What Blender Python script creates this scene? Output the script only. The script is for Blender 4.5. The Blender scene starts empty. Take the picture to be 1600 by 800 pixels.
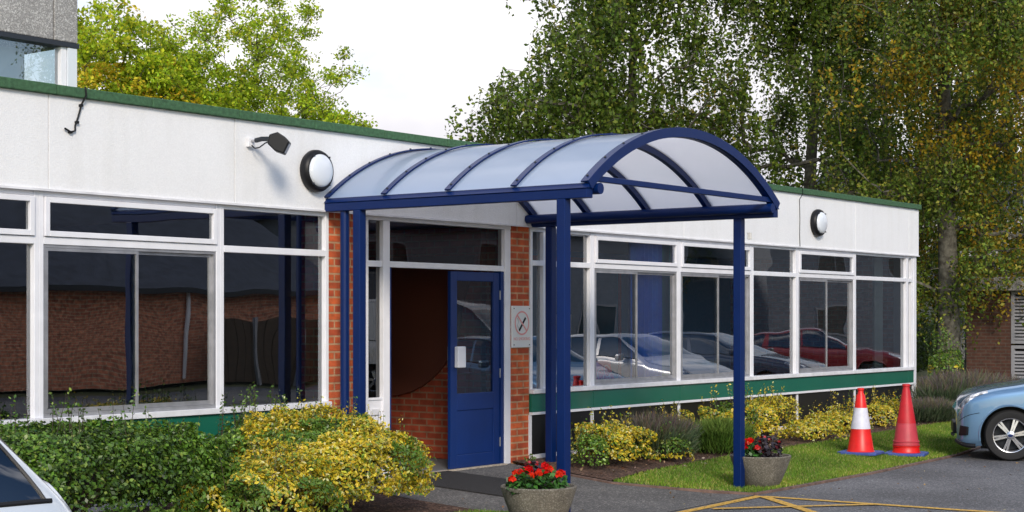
import bpy, bmesh, math, random
import numpy as np
from mathutils import Vector, Matrix
R = math.radians
PI = math.pi
scene = bpy.context.scene
C = scene.collection
rng = np.random.default_rng(7)
random.seed(7)

# ------------------------------------------------------------------ camera, sky, sun, exposure
cd = bpy.data.cameras.new('camera'); cam = bpy.data.objects.new('camera', cd); C.objects.link(cam)
cam.location = (0, -10.75, 1.6)
cam.rotation_euler = (R(90), 0, R(37.05 - 90))
cd.sensor_width = 36; cd.lens = 2530 / 1600 * 36
cd.shift_y = 97 / 1600
cd.clip_start = 0.05; cd.clip_end = 3000
scene.camera = cam

SUN_DIR = Vector((-0.62, -0.62, 0.50)).normalized()      # from the scene towards the sun
w = bpy.data.worlds.new('World'); scene.world = w; w.use_nodes = True
nt = w.node_tree; nt.nodes.clear()
out = nt.nodes.new('ShaderNodeOutputWorld'); bg = nt.nodes.new('ShaderNodeBackground')
sky = nt.nodes.new('ShaderNodeTexSky'); sky.sky_type = 'NISHITA'; sky.sun_disc = False
sky.sun_elevation = math.asin(SUN_DIR.z); sky.sun_rotation = math.atan2(SUN_DIR.x, SUN_DIR.y)
sky.air_density = 1.0; sky.dust_density = 0.6; sky.ozone_density = 1.6
tc = nt.nodes.new('ShaderNodeTexCoord')
mp = nt.nodes.new('ShaderNodeMapping'); mp.inputs['Scale'].default_value = (1, 1, 2.2)
n1 = nt.nodes.new('ShaderNodeTexNoise'); n1.inputs['Scale'].default_value = 2.4; n1.inputs['Detail'].default_value = 7; n1.inputs['Roughness'].default_value = .55
# cloud cover thickens towards the north-east side of the sky
dt = nt.nodes.new('ShaderNodeVectorMath'); dt.operation = 'DOT_PRODUCT'; dt.inputs[1].default_value = (0.62, 0.62, -0.45)
ad = nt.nodes.new('ShaderNodeMath'); ad.operation = 'MULTIPLY_ADD'; ad.inputs[1].default_value = 0.20
cr = nt.nodes.new('ShaderNodeValToRGB'); cr.color_ramp.elements[0].position = .42; cr.color_ramp.elements[1].position = .58
n2 = nt.nodes.new('ShaderNodeTexNoise'); n2.inputs['Scale'].default_value = 3.5; n2.inputs['Detail'].default_value = 5
cc = nt.nodes.new('ShaderNodeValToRGB'); cc.color_ramp.elements[0].color = (5.4, 5.3, 5.7, 1); cc.color_ramp.elements[1].color = (8.8, 8.6, 8.7, 1)
cc.color_ramp.elements[0].position = .35; cc.color_ramp.elements[1].position = .6
mx = nt.nodes.new('ShaderNodeMixRGB')
sz = nt.nodes.new('ShaderNodeSeparateXYZ'); el = nt.nodes.new('ShaderNodeMapRange'); el.inputs['From Min'].default_value = .15; el.inputs['To Min'].default_value = 1.0; el.inputs['To Max'].default_value = 2.1   # overcast sky: brighter overhead than near the horizon
cs = nt.nodes.new('ShaderNodeVectorMath'); cs.operation = 'SCALE'
sat = nt.nodes.new('ShaderNodeHueSaturation'); sat.inputs['Saturation'].default_value = 1.15; sat.inputs['Value'].default_value = 1.1
L = nt.links.new
L(tc.outputs['Generated'], mp.inputs[0]); L(mp.outputs[0], n1.inputs['Vector']); L(mp.outputs[0], n2.inputs['Vector'])
L(tc.outputs['Generated'], dt.inputs[0]); L(dt.outputs['Value'], ad.inputs[0]); L(n1.outputs['Fac'], ad.inputs[2])
L(ad.outputs[0], cr.inputs[0]); L(n2.outputs['Fac'], cc.inputs[0])
L(sky.outputs[0], sat.inputs['Color']); L(tc.outputs['Generated'], sz.inputs[0]); L(sz.outputs['Z'], el.inputs['Value']); L(cc.outputs[0], cs.inputs[0]); L(el.outputs[0], cs.inputs['Scale'])
L(cr.outputs[0], mx.inputs[0]); L(sat.outputs[0], mx.inputs[1]); L(cs.outputs[0], mx.inputs[2])
L(mx.outputs[0], bg.inputs[0]); bg.inputs[1].default_value = 0.10; L(bg.outputs[0], out.inputs[0])

sl = bpy.data.lights.new('sun', 'SUN'); sl.energy = 1.9; sl.angle = R(14); sl.color = (1, .90, .76)
so = bpy.data.objects.new('sun', sl); C.objects.link(so)
so.rotation_euler = SUN_DIR.to_track_quat('Z', 'Y').to_euler()
scene.view_settings.view_transform = 'Standard'; scene.view_settings.look = 'None'
scene.view_settings.gamma = 1; scene.view_settings.exposure = 0.6
scene.render.engine = 'CYCLES'
scene.cycles.max_bounces = 8; scene.cycles.transparent_max_bounces = 12

# ------------------------------------------------------------------ materials
def lin(h):
    h = h.lstrip('#'); c = [int(h[i:i+2], 16) / 255 for i in (0, 2, 4)]
    return tuple((x / 12.92 if x <= .04045 else ((x + .055) / 1.055) ** 2.4) for x in c) + (1,)
def newmat(name):
    m = bpy.data.materials.new(name); m.use_nodes = True
    return m, m.node_tree.nodes, m.node_tree.links, m.node_tree.nodes['Principled BSDF']
def mat(name, col, rough=.5, metal=0, noise=0, nscale=8, bump=0, bscale=60, spec=.5, coat=0, col2=None, detail=5):
    m, N, K, b = newmat(name)
    col = tuple(col)[:3] + (1,)
    b.inputs['Base Color'].default_value = col; b.inputs['Roughness'].default_value = rough
    b.inputs['Metallic'].default_value = metal; b.inputs['Specular IOR Level'].default_value = spec
    b.inputs['Coat Weight'].default_value = coat; b.inputs['Coat Roughness'].default_value = .05
    if noise or col2 or bump:
        t = N.new('ShaderNodeTexCoord')
    if noise or col2:
        n = N.new('ShaderNodeTexNoise'); n.inputs['Scale'].default_value = nscale; n.inputs['Detail'].default_value = detail
        r = N.new('ShaderNodeValToRGB'); r.color_ramp.elements[0].position = .3; r.color_ramp.elements[1].position = .7
        if col2 is None: c1 = tuple(x * (1 - noise) for x in col[:3]) + (1,); c2 = tuple(min(1, x * (1 + noise)) for x in col[:3]) + (1,)
        else: c1 = col; c2 = tuple(col2)[:3] + (1,)
        r.color_ramp.elements[0].color = c1; r.color_ramp.elements[1].color = c2
        K.new(t.outputs['Object'], n.inputs['Vector']); K.new(n.outputs['Fac'], r.inputs[0]); K.new(r.outputs[0], b.inputs['Base Color'])
    if bump:
        n = N.new('ShaderNodeTexNoise'); n.inputs['Scale'].default_value = bscale; n.inputs['Detail'].default_value = 4
        bp = N.new('ShaderNodeBump'); bp.inputs['Strength'].default_value = bump; bp.inputs['Distance'].default_value = .01
        K.new(t.outputs['Object'], n.inputs['Vector']); K.new(n.outputs['Fac'], bp.inputs['Height']); K.new(bp.outputs[0], b.inputs['Normal'])
    return m
def brickmat(name, c1, c2, mortar, bw=.225, rh=.075, ms=.010, dirt=.25, xy=True):
    m, N, K, b = newmat(name)
    t = N.new('ShaderNodeTexCoord'); s = N.new('ShaderNodeSeparateXYZ'); a = N.new('ShaderNodeMath'); c = N.new('ShaderNodeCombineXYZ')
    K.new(t.outputs['Object'], s.inputs[0]); K.new(s.outputs['X'], a.inputs[0]); K.new(s.outputs['Y'], a.inputs[1])
    K.new(a.outputs[0], c.inputs['X']); K.new(s.outputs['Z'], c.inputs['Y'])
    br = N.new('ShaderNodeTexBrick'); br.inputs['Scale'].default_value = 1
    br.inputs['Brick Width'].default_value = bw; br.inputs['Row Height'].default_value = rh; br.inputs['Mortar Size'].default_value = ms
    br.inputs['Mortar Smooth'].default_value = .15; br.inputs['Bias'].default_value = -.1
    br.inputs['Color1'].default_value = c1; br.inputs['Color2'].default_value = c2; br.inputs['Mortar'].default_value = mortar
    K.new(c.outputs[0], br.inputs['Vector'])
    n = N.new('ShaderNodeTexNoise'); n.inputs['Scale'].default_value = 9; n.inputs['Detail'].default_value = 8
    K.new(c.outputs[0], n.inputs['Vector'])
    h = N.new('ShaderNodeMapRange'); h.inputs['From Min'].default_value = .3; h.inputs['From Max'].default_value = .7
    h.inputs['To Min'].default_value = 1 - dirt; h.inputs['To Max'].default_value = 1 + dirt
    K.new(n.outputs['Fac'], h.inputs['Value'])
    mu = N.new('ShaderNodeVectorMath'); mu.operation = 'SCALE'; K.new(br.outputs['Color'], mu.inputs[0]); K.new(h.outputs[0], mu.inputs['Scale'])
    K.new(mu.outputs[0], b.inputs['Base Color']); b.inputs['Roughness'].default_value = .85
    n2 = N.new('ShaderNodeTexNoise'); n2.inputs['Scale'].default_value = 90; K.new(c.outputs[0], n2.inputs['Vector'])
    ma = N.new('ShaderNodeMath'); ma.operation = 'MULTIPLY_ADD'; ma.inputs[1].default_value = -1.5; K.new(br.outputs['Fac'], ma.inputs[0]); K.new(n2.outputs['Fac'], ma.inputs[2])
    bp = N.new('ShaderNodeBump'); bp.inputs['Strength'].default_value = .6; bp.inputs['Distance'].default_value = .006
    K.new(ma.outputs[0], bp.inputs['Height']); K.new(bp.outputs[0], b.inputs['Normal'])
    return m
def glassmat(name, tint=(.75, .82, .8), base=.10, mul=1.0, wav=.12, wscale=1.1, rough=0.0):
    m, N, K, b = newmat(name); N.remove(b)
    o = N['Material Output']
    tr = N.new('ShaderNodeBsdfTransparent'); tr.inputs[0].default_value = tuple(tint) + (1,)
    gl = N.new('ShaderNodeBsdfGlossy'); gl.inputs['Roughness'].default_value = rough; gl.inputs['Color'].default_value = (.95, .97, 1, 1)
    t = N.new('ShaderNodeTexCoord'); n = N.new('ShaderNodeTexNoise'); n.inputs['Scale'].default_value = wscale; n.inputs['Detail'].default_value = 1
    bp = N.new('ShaderNodeBump'); bp.inputs['Strength'].default_value = wav; bp.inputs['Distance'].default_value = .05
    K.new(t.outputs['Object'], n.inputs['Vector']); K.new(n.outputs['Fac'], bp.inputs['Height']); K.new(bp.outputs[0], gl.inputs['Normal'])
    fr = N.new('ShaderNodeFresnel'); fr.inputs['IOR'].default_value = 1.5
    ma = N.new('ShaderNodeMath'); ma.operation = 'MULTIPLY_ADD'; ma.inputs[1].default_value = mul; ma.inputs[2].default_value = base; ma.use_clamp = True
    K.new(fr.outputs[0], ma.inputs[0]); mx = N.new('ShaderNodeMixShader')
    K.new(ma.outputs[0], mx.inputs[0]); K.new(tr.outputs[0], mx.inputs[1]); K.new(gl.outputs[0], mx.inputs[2]); K.new(mx.outputs[0], o.inputs[0])
    return m
def leafmat(name, trans=.35, rough=.5, spec=.3):
    m, N, K, b = newmat(name)
    a = N.new('ShaderNodeAttribute'); a.attribute_name = 'Col'
    K.new(a.outputs['Color'], b.inputs['Base Color']); b.inputs['Roughness'].default_value = rough; b.inputs['Specular IOR Level'].default_value = spec
    tl = N.new('ShaderNodeBsdfTranslucent'); K.new(a.outputs['Color'], tl.inputs[0])
    mx = N.new('ShaderNodeMixShader'); mx.inputs[0].default_value = trans
    K.new(b.outputs[0], mx.inputs[1]); K.new(tl.outputs[0], mx.inputs[2]); K.new(mx.outputs[0], N['Material Output'].inputs[0])
    return m

def speckle(name, ramp, scale=140, big=.8, bigamp=.3, rough=.9, bump=.5, bdist=.004):
    """aggregate surface: fine random grains over slow patches"""
    m, N, K, b = newmat(name)
    t = N.new('ShaderNodeTexCoord'); v = N.new('ShaderNodeTexVoronoi'); v.inputs['Scale'].default_value = scale
    K.new(t.outputs['Object'], v.inputs['Vector'])
    s = N.new('ShaderNodeSeparateXYZ'); K.new(v.outputs['Color'], s.inputs[0])
    r = N.new('ShaderNodeValToRGB'); r.color_ramp.elements[0].color = ramp[0]; r.color_ramp.elements[1].color = ramp[-1]
    if len(ramp) > 2:
        e = r.color_ramp.elements.new(.75); e.color = ramp[1]
    K.new(s.outputs['X'], r.inputs[0])
    n = N.new('ShaderNodeTexNoise'); n.inputs['Scale'].default_value = big; n.inputs['Detail'].default_value = 8; n.inputs['Roughness'].default_value = .6
    K.new(t.outputs['Object'], n.inputs['Vector'])
    h = N.new('ShaderNodeMapRange'); h.inputs['From Min'].default_value = .3; h.inputs['From Max'].default_value = .7
    h.inputs['To Min'].default_value = 1 - bigamp; h.inputs['To Max'].default_value = 1 + bigamp
    K.new(n.outputs['Fac'], h.inputs['Value'])
    mu = N.new('ShaderNodeVectorMath'); mu.operation = 'SCALE'; K.new(r.outputs[0], mu.inputs[0]); K.new(h.outputs[0], mu.inputs['Scale'])
    K.new(mu.outputs[0], b.inputs['Base Color']); b.inputs['Roughness'].default_value = rough
    bp = N.new('ShaderNodeBump'); bp.inputs['Strength'].default_value = bump; bp.inputs['Distance'].default_value = bdist
    K.new(v.outputs['Distance'], bp.inputs['Height']); K.new(bp.outputs[0], b.inputs['Normal'])
    return m

M = {}
M['render'] = speckle('white_roughcast', [(.80, .80, .81, 1), (.83, .83, .84, 1), (.85, .85, .86, 1)], 85, .9, .04, .8, .32, .005)
def streaks(m):
    N = m.node_tree.nodes; K = m.node_tree.links; b = N['Principled BSDF']; src = b.inputs['Base Color'].links[0].from_socket
    t = N.new('ShaderNodeTexCoord'); mp = N.new('ShaderNodeMapping'); mp.inputs['Scale'].default_value = (5, 5, .5)
    n = N.new('ShaderNodeTexNoise'); n.inputs['Scale'].default_value = 1.3; n.inputs['Detail'].default_value = 6
    r = N.new('ShaderNodeValToRGB'); r.color_ramp.elements[0].position = .30; r.color_ramp.elements[1].position = .52
    r.color_ramp.elements[0].color = (.80, .79, .75, 1); r.color_ramp.elements[1].color = (1, 1, 1, 1)
    mx = N.new('ShaderNodeMixRGB'); mx.blend_type = 'MULTIPLY'; mx.inputs[0].default_value = .22
    K.new(t.outputs['Object'], mp.inputs[0]); K.new(mp.outputs[0], n.inputs['Vector']); K.new(n.outputs['Fac'], r.inputs[0])
    K.new(src, mx.inputs[1]); K.new(r.outputs[0], mx.inputs[2]); K.new(mx.outputs[0], b.inputs['Base Color'])
streaks(M['render'])
M['white'] = mat('white_paint', (.80, .80, .84), .35, noise=.05, nscale=5)
M['whitedirty'] = mat('white_sill_paint', (.74, .74, .77), .4, noise=.12, nscale=7)
M['alu'] = mat('grey_aluminium', (.42, .42, .44), .4, .6, noise=.15, nscale=9)
M['felt'] = mat('green_mineral_felt', (.05, .125, .06), .95, noise=.3, nscale=30, bump=.5, bscale=200)
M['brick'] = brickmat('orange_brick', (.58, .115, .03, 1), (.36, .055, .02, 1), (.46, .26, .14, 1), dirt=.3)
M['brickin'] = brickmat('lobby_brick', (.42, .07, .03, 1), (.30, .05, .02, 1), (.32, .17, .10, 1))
M['brickopp'] = brickmat('opposite_brick', (.62, .22, .12, 1), (.40, .12, .07, 1), (.50, .36, .25, 1), dirt=.45)
M['brickshed'] = brickmat('shed_brick', (.09, .035, .022, 1), (.07, .028, .018, 1), (.09, .065, .05, 1))
M['green'] = mat('green_panel', (.012, .13, .085), .25, noise=.06, nscale=2, coat=.2)
M['black'] = mat('black_panel', (.012, .012, .014), .35, noise=.2, nscale=3)
M['blue'] = mat('blue_powder_coat', (.001, .016, .10), .38, spec=.28, noise=.06, nscale=6)
M['bluedoor'] = mat('blue_door_paint', (.002, .024, .14), .45, noise=.08, nscale=4, bump=.1, bscale=30)
M['glass'] = glassmat('window_glass', base=.18, mul=1.6, wav=.07)
M['darkglass'] = glassmat('entrance_glass', (.5, .5, .5), .05, 1.1, .05)
M['concrete'] = speckle('pebble_concrete', [(.22, .21, .21, 1), (.36, .35, .34, 1), (.60, .58, .57, 1)], 100, 1.2, .15, .9, .4, .006)
M['asphalt'] = speckle('asphalt', [(.065, .065, .072, 1), (.11, .11, .115, 1), (.25, .245, .25, 1)], 75, .7, .36, .9, .6, .004)
M['path'] = speckle('path_asphalt', [(.065, .062, .062, 1), (.115, .11, .105, 1), (.25, .24, .22, 1)], 75, 1.5, .25, .9, .6, .004)
M['road'] = mat('road_grey', (.11, .11, .12), .9, noise=.15, nscale=1)
M['soil'] = speckle('bark_soil', [(.035, .018, .011, 1), (.10, .048, .03, 1), (.20, .12, .08, 1)], 40, 3, .4, 1, .9, .02)
M['turf'] = mat('turf_base', (.045, .075, .012), 1, nscale=2.5, col2=(.10, .12, .03), bump=.6, bscale=50)
M['rough_ground'] = mat('rough_grass', (.05, .07, .02), 1, nscale=.6, col2=(.10, .10, .035), bump=.6, bscale=20)
M['kerb'] = mat('brick_edging', (.16, .10, .08), .9, noise=.4, nscale=12)
M['yellow'] = mat('yellow_road_paint', (.62, .36, .05), .7, noise=.25, nscale=22)
def worn(m, thr=.62):
    N = m.node_tree.nodes; K = m.node_tree.links; b = N['Principled BSDF']
    t = N.new('ShaderNodeTexCoord'); n = N.new('ShaderNodeTexNoise'); n.inputs['Scale'].default_value = 35; n.inputs['Detail'].default_value = 6
    r = N.new('ShaderNodeValToRGB'); r.color_ramp.elements[0].position = thr - .05; r.color_ramp.elements[1].position = thr + .03
    r.color_ramp.elements[0].color = (1, 1, 1, 1); r.color_ramp.elements[1].color = (0, 0, 0, 1)
    K.new(t.outputs['Object'], n.inputs['Vector']); K.new(n.outputs['Fac'], r.inputs[0]); K.new(r.outputs[0], b.inputs['Alpha'])
worn(M['yellow'])
M['mat'] = mat('entrance_mat', (.022, .021, .022), .95, noise=.3, nscale=30, bump=.6, bscale=150)
M['stone'] = speckle('cast_stone', [(.11, .095, .075, 1), (.165, .15, .12, 1), (.26, .24, .20, 1)], 110, 4, .35, .9, .3, .003)
M['compost'] = mat('compost', (.05, .018, .01), 1, noise=.5, nscale=40, bump=.8, bscale=90)
M['dark'] = mat('black_plastic', (.008, .008, .010), .45, spec=.3)
M['darkmetal'] = mat('dark_grey_metal', (.03, .035, .045), .4, .3)
M['lampdiff'] = mat('opal_diffuser', (.72, .76, .82), .18, coat=.4)
M['conered'] = mat('red_cone_plastic', (.72, .012, .008), .4, noise=.12, nscale=9)
M['conedull'] = mat('faded_red_cone_plastic', (.50, .012, .02), .5, noise=.15, nscale=9)
M['conerefl'] = mat('faded_sleeve', (.50, .05, .07), .45, noise=.1, nscale=9)
M['conewhite'] = mat('white_cone_sleeve', (.68, .68, .78), .45, noise=.1, nscale=14)
M['coneblue'] = mat('blue_cone_base', (.05, .09, .32), .6, noise=.2, nscale=14)
M['bark'] = mat('birch_bark', (.035, .03, .022), .95, nscale=11, col2=(.16, .15, .12), bump=1, bscale=22)
M['twig'] = mat('twig_bark', (.045, .03, .022), .9, noise=.3, nscale=20)
M['leaf'] = leafmat('leaves', .48); M['leafthick'] = leafmat('shrub_leaves', .15, .4, .45)
M['grassb'] = leafmat('grass_blades', .3, .6, .2)
M['petal'] = leafmat('petals', .35, .45, .4)
M['rooftile'] = mat('dark_roof_tiles', (.06, .07, .095), .9, noise=.3, nscale=4, bump=.6, bscale=12)
M['interior'] = mat('interior_paint', (.13, .13, .14), .9)
M['ceil'] = mat('ceiling_paint', (.75, .75, .75), .9)
M['roomblue'] = mat('blue_room_wall', (.03, .20, .42), .8)
M['carpet'] = mat('grey_carpet', (.14, .14, .15), 1)
M['bluecloth'] = mat('blue_curtain', (.05, .27, 1), .8, noise=.1)
M['tealcloth'] = mat('teal_curtain', (.02, .45, .48), .8)
M['creamcloth'] = mat('cream_curtain', (.75, .75, .68), .8)
M['board'] = mat('teal_board', (.02, .16, .26), .7, noise=.2, nscale=2)
M['redtrim'] = mat('red_trim', (.35, .01, .02), .5)
M['pink'] = mat('pink_red_fabric', (.9, .02, .07), .5)
M['pinkprint'] = mat('pale_print', (.85, .45, .5), .5)
M['brownshade'] = mat('dark_brown_shade', (.16, .05, .03), .6)  # colour of the painted shadow in the lobby
M['sign'] = mat('sign_white', (.74, .74, .72), .35)
M['signred'] = mat('sign_red', (.75, .32, .30), .4)
M['signgrey'] = mat('sign_grey', (.45, .45, .45), .4)
M['rubber'] = mat('tyre_rubber', (.012, .012, .013), .8)
M['alloy'] = mat('alloy_wheel', (.55, .56, .6), .25, .85)
M['chrome'] = mat('chrome', (.8, .8, .82), .08, 1)
M['carglass'] = glassmat('car_glass', (.12, .13, .14), .10, 1.2, 0)
M['headglass'] = glassmat('headlamp_lens', (.9, .92, .95), .1, 1.0, 0)
M['wood'] = mat('weathered_wood', (.07, .045, .03), .9, noise=.3, nscale=8)
M['louvre'] = mat('grey_louvre', (.30, .30, .32), .6)
M['wire'] = mat('fence_wire', (.03, .04, .035), .5, .5)
M['stones'] = mat('pale_litter', (.45, .38, .30), .9, noise=.3, nscale=30)
def carpaint(name, col, metal=.3):
    m, N, K, b = newmat(name)
    b.inputs['Base Color'].default_value = tuple(col) + (1,); b.inputs['Metallic'].default_value = metal
    b.inputs['Roughness'].default_value = .32; b.inputs['Coat Weight'].default_value = 1; b.inputs['Coat Roughness'].default_value = .04
    return m
# opal twin-wall sheet: lets light through, blurs what is behind
def opal():
    m, N, K, b = newmat('opal_polycarbonate'); o = N['Material Output']
    b.inputs['Base Color'].default_value = (.58, .74, 1, 1); b.inputs['Roughness'].default_value = .12; b.inputs['Specular IOR Level'].default_value = .5
    tl = N.new('ShaderNodeBsdfTranslucent'); tl.inputs[0].default_value = (1, .98, 1, 1)
    tr = N.new('ShaderNodeBsdfTransparent'); tr.inputs[0].default_value = (.94, .93, 1, 1)
    m1 = N.new('ShaderNodeMixShader'); m1.inputs[0].default_value = .52
    K.new(b.outputs[0], m1.inputs[1]); K.new(tl.outputs[0], m1.inputs[2])
    m2 = N.new('ShaderNodeMixShader'); m2.inputs[0].default_value = .03
    K.new(m1.outputs[0], m2.inputs[1]); K.new(tr.outputs[0], m2.inputs[2]); K.new(m2.outputs[0], o.inputs[0])
    return m
M['opal'] = opal()

# ------------------------------------------------------------------ mesh helpers
class MB:
    def __init__(s): s.v = []; s.f = []; s.m = []
    def add(s, vs, fs, mi=0):
        b = len(s.v); s.v += [tuple(v) for v in vs]; s.f += [tuple(i + b for i in f) for f in fs]; s.m += [mi] * len(fs); return s
    def box(s, x0, x1, y0, y1, z0, z1, mi=0):
        return s.add([(x0,y0,z0),(x1,y0,z0),(x1,y1,z0),(x0,y1,z0),(x0,y0,z1),(x1,y0,z1),(x1,y1,z1),(x0,y1,z1)],
                     [(0,3,2,1),(4,5,6,7),(0,1,5,4),(1,2,6,5),(2,3,7,6),(3,0,4,7)], mi)
    def tube(s, pts, r, n=8, cap=True, mi=0):
        pts = [Vector(p) for p in pts]
        rs = r if isinstance(r, (list, tuple)) else [r] * len(pts)
        b = len(s.v); vs = []; up = Vector((0, 0, 1)); prev = None
        for i, p in enumerate(pts):
            t = (pts[min(i+1, len(pts)-1)] - pts[max(i-1, 0)]).normalized()
            if prev is None: a = t.cross(up if abs(t.z) < .9 else Vector((1, 0, 0))).normalized()
            else: a = (prev - t * prev.dot(t)).normalized()
            prev = a; c = t.cross(a)
            for k in range(n):
                q = 2 * PI * k / n; vs.append(p + (a * math.cos(q) + c * math.sin(q)) * rs[i])
        fs = []
        for i in range(len(pts) - 1):
            for k in range(n): fs.append((i*n+k, i*n+(k+1)%n, (i+1)*n+(k+1)%n, (i+1)*n+k))
        if cap: fs.append(tuple(range(n))[::-1]); fs.append(tuple((len(pts)-1)*n+k for k in range(n)))
        return s.add(vs, fs, mi)
    def lathe(s, prof, n=40, cx=0, cy=0, mi=0, M4=None, cap=True):
        vs = []; fs = []
        for (r, z) in prof:
            for k in range(n):
                q = 2*PI*k/n; v = Vector((cx + r*math.cos(q), cy + r*math.sin(q), z)); vs.append(M4 @ v if M4 else v)
        for i in range(len(prof)-1):
            for k in range(n): fs.append((i*n+k, i*n+(k+1)%n, (i+1)*n+(k+1)%n, (i+1)*n+k))
        if cap and prof[0][0] > 1e-4: fs.append(tuple(range(n))[::-1])
        if cap and prof[-1][0] > 1e-4: fs.append(tuple((len(prof)-1)*n+k for k in range(n)))
        return s.add(vs, fs, mi)
    def prism(s, poly, axis, a, b, mi=0):
        n = len(poly)
        def P(u, v, w): return {'x': (w, u, v), 'y': (u, w, v), 'z': (u, v, w)}[axis]
        vs = [P(u, v, a) for u, v in poly] + [P(u, v, b) for u, v in poly]
        fs = [tuple(range(n))[::-1], tuple(range(n, 2*n))] + [(i, (i+1)%n, n+(i+1)%n, n+i) for i in range(n)]
        return s.add(vs, fs, mi)
    def build(s, name, mats, parent=None, bevel=0, smooth=False, loc=None, fix=True):
        me = bpy.data.meshes.new(name); me.from_pydata(s.v, [], s.f)
        if not isinstance(mats, (list, tuple)): mats = [mats]
        for m in mats: me.materials.append(M[m] if isinstance(m, str) else m)
        if len(mats) > 1: me.polygons.foreach_set('material_index', s.m)
        if fix:
            bm = bmesh.new(); bm.from_mesh(me); bmesh.ops.recalc_face_normals(bm, faces=bm.faces); bm.to_mesh(me); bm.free()
        o = bpy.data.objects.new(name, me); C.objects.link(o)
        if parent: o.parent = parent
        if loc: o.location = loc
        if smooth:
            me.polygons.foreach_set('use_smooth', [True] * len(me.polygons))
            me.set_sharp_from_angle(angle=R(40))
        if bevel:
            b = o.modifiers.new('bevel', 'BEVEL'); b.width = bevel; b.segments = 2; b.limit_method = 'ANGLE'; b.angle_limit = R(50)
        return o
def tag(o, label, cat, group=None, kind=None):
    if label: o['label'] = label
    if cat: o['category'] = cat
    if group: o['group'] = group
    if kind: o['kind'] = kind
    return o
def empty(name, loc, label, cat, group=None, rz=0):
    o = bpy.data.objects.new(name, None); C.objects.link(o); o.location = loc; o.rotation_euler = (0, 0, rz); o.empty_display_size = .2
    return tag(o, label, cat, group)
def struct(o): o['kind'] = 'structure'; return o
def copy_tree(o, parent=None):
    c = o.copy(); C.objects.link(c); c.parent = parent
    for ch in list(o.children): copy_tree(ch, c)
    return c

def gz(Y): return -0.15 * min(1.0, max(0.0, -Y / 2.6))

# ------------------------------------------------------------------ ground
def sheet(name, poly, off, m, sub=None):
    """flat sheet that follows the slight fall of the ground away from the building"""
    bm = bmesh.new(); bm.faces.new([bm.verts.new((x, y, 0)) for x, y in poly])
    for yy in (-2.6, 0.0):
        bmesh.ops.bisect_plane(bm, geom=bm.verts[:] + bm.edges[:] + bm.faces[:], plane_co=(0, yy, 0), plane_no=(0, 1, 0))
    for v in bm.verts: v.co.z = gz(v.co.y) + off
    bmesh.ops.recalc_face_normals(bm, faces=bm.faces)
    if bm.faces[:][0].normal.z < 0: bmesh.ops.reverse_faces(bm, faces=bm.faces)
    me = bpy.data.meshes.new(name); bm.to_mesh(me); bm.free(); me.materials.append(M[m])
    o = bpy.data.objects.new(name, me); C.objects.link(o); return o
struct(sheet('ground', [(-400, -400), (900, -400), (900, 900), (-400, 900)], -.03, 'rough_ground'))
APEX = (14.2, -3.04)
struct(sheet('car_park', [(-30, -19), (55, -19), (55, -3.05), (21.4, -2.62), (19.87, -2.89), (16.83, -3.05), (15.24, -3.06), APEX, (11.95, -3.1), (11.2, -2.0), (-30, -2.0)], 0.0, 'asphalt'))
struct(sheet('path', [(11.2, -1.99), (11.95, -3.095), APEX, (13.98, -2.21), (13.79, -1.64), (13.95, -.9), (14.2, 0.01), (11.45, 0.01), (11.35, -.6)], 0.004, 'path'))
lawn_poly = [(13.83, -1.6), (14.0, -2.2), (14.24, -3.0), (15.24, -3.0), (16.83, -3.0), (19.87, -2.84), (21.4, -2.57), (26, -2.2), (26.0, -.9), (23.2, -.95), (19.97, -1.1), (17.0, -1.2), (14.76, -1.4)]
struct(sheet('lawn', lawn_poly, .02, 'turf'))
struct(sheet('soil_bed', [(14.22, 0.0), (13.97, -.9), (13.83, -1.58), (14.76, -1.38), (17.0, -1.18), (19.97, -1.08), (23.2, -.93), (26.0, -.88), (26.0, 0)], .03, 'soil'))
struct(sheet('planting_bed', [(2, 0), (11.25, 0), (11.25, -1.9), (2, -1.9)], .012, 'soil'))
struct(sheet('front_lawn', [(9.7, -1.9), (11.16, -1.9), (11.5, -2.1), (11.0, -3.2), (8.8, -3.2)], .012, 'turf'))
# edging strips
def strip(name, pts, wd, h, m, off=.0):
    mb = MB()
    for (a, b) in zip(pts[:-1], pts[1:]):
        a = Vector(a); b = Vector(b); d = (b - a); n = Vector((-d.y, d.x)).normalized() * wd / 2
        vs = [(p.x, p.y, gz(p.y) + z) for z in (-.05, h) for p in (a - n, b - n, b + n, a + n)]
        mb.add(vs, [(0,3,2,1),(4,5,6,7),(0,1,5,4),(1,2,6,5),(2,3,7,6),(3,0,4,7)])
    return struct(mb.build(name, m))
strip('edging', [(13.96, -.85), (13.8, -1.62), (13.99, -2.21), (14.21, -3.02), (15.24, -3.03), (16.83, -3.03), (19.87, -2.87), (21.4, -2.6)], .045, .022, 'kerb')
# box-junction lines painted on the asphalt
def line(pts, wd):
    mb = MB()
    for i in range(len(pts) - 1):
        a = Vector(pts[i]); b = Vector(pts[i+1]); d = b - a; n = Vector((-d.y, d.x)).normalized() * wd / 2
        mb.add([(p.x, p.y, gz(p.y) + .006 + .001 * i) for p in (a - n, b - n, b + n, a + n)], [(0, 1, 2, 3)])
    return mb
ym = MB()
YL = [([(14.15, -3.12), (9.5, -3.35)], .10), ([(14.12, -3.17), (14.2, -5.2), (14.3, -9.0)], .10), ([(14.08, -3.2), (11.0, -6.6)], .10), ([(12.9, -3.3), (14.14, -4.35)], .09), ([(10.5, -3.4), (14.2, -6.6)], .09)]
k = 0
for p, wd in YL:
    q = line(p, wd); q.v = [(x, y, z + .002 * k) for x, y, z in q.v]; ym.add(q.v, q.f); k += 1
o = ym.build('road_marking', 'yellow', fix=False); struct(o)
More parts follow.
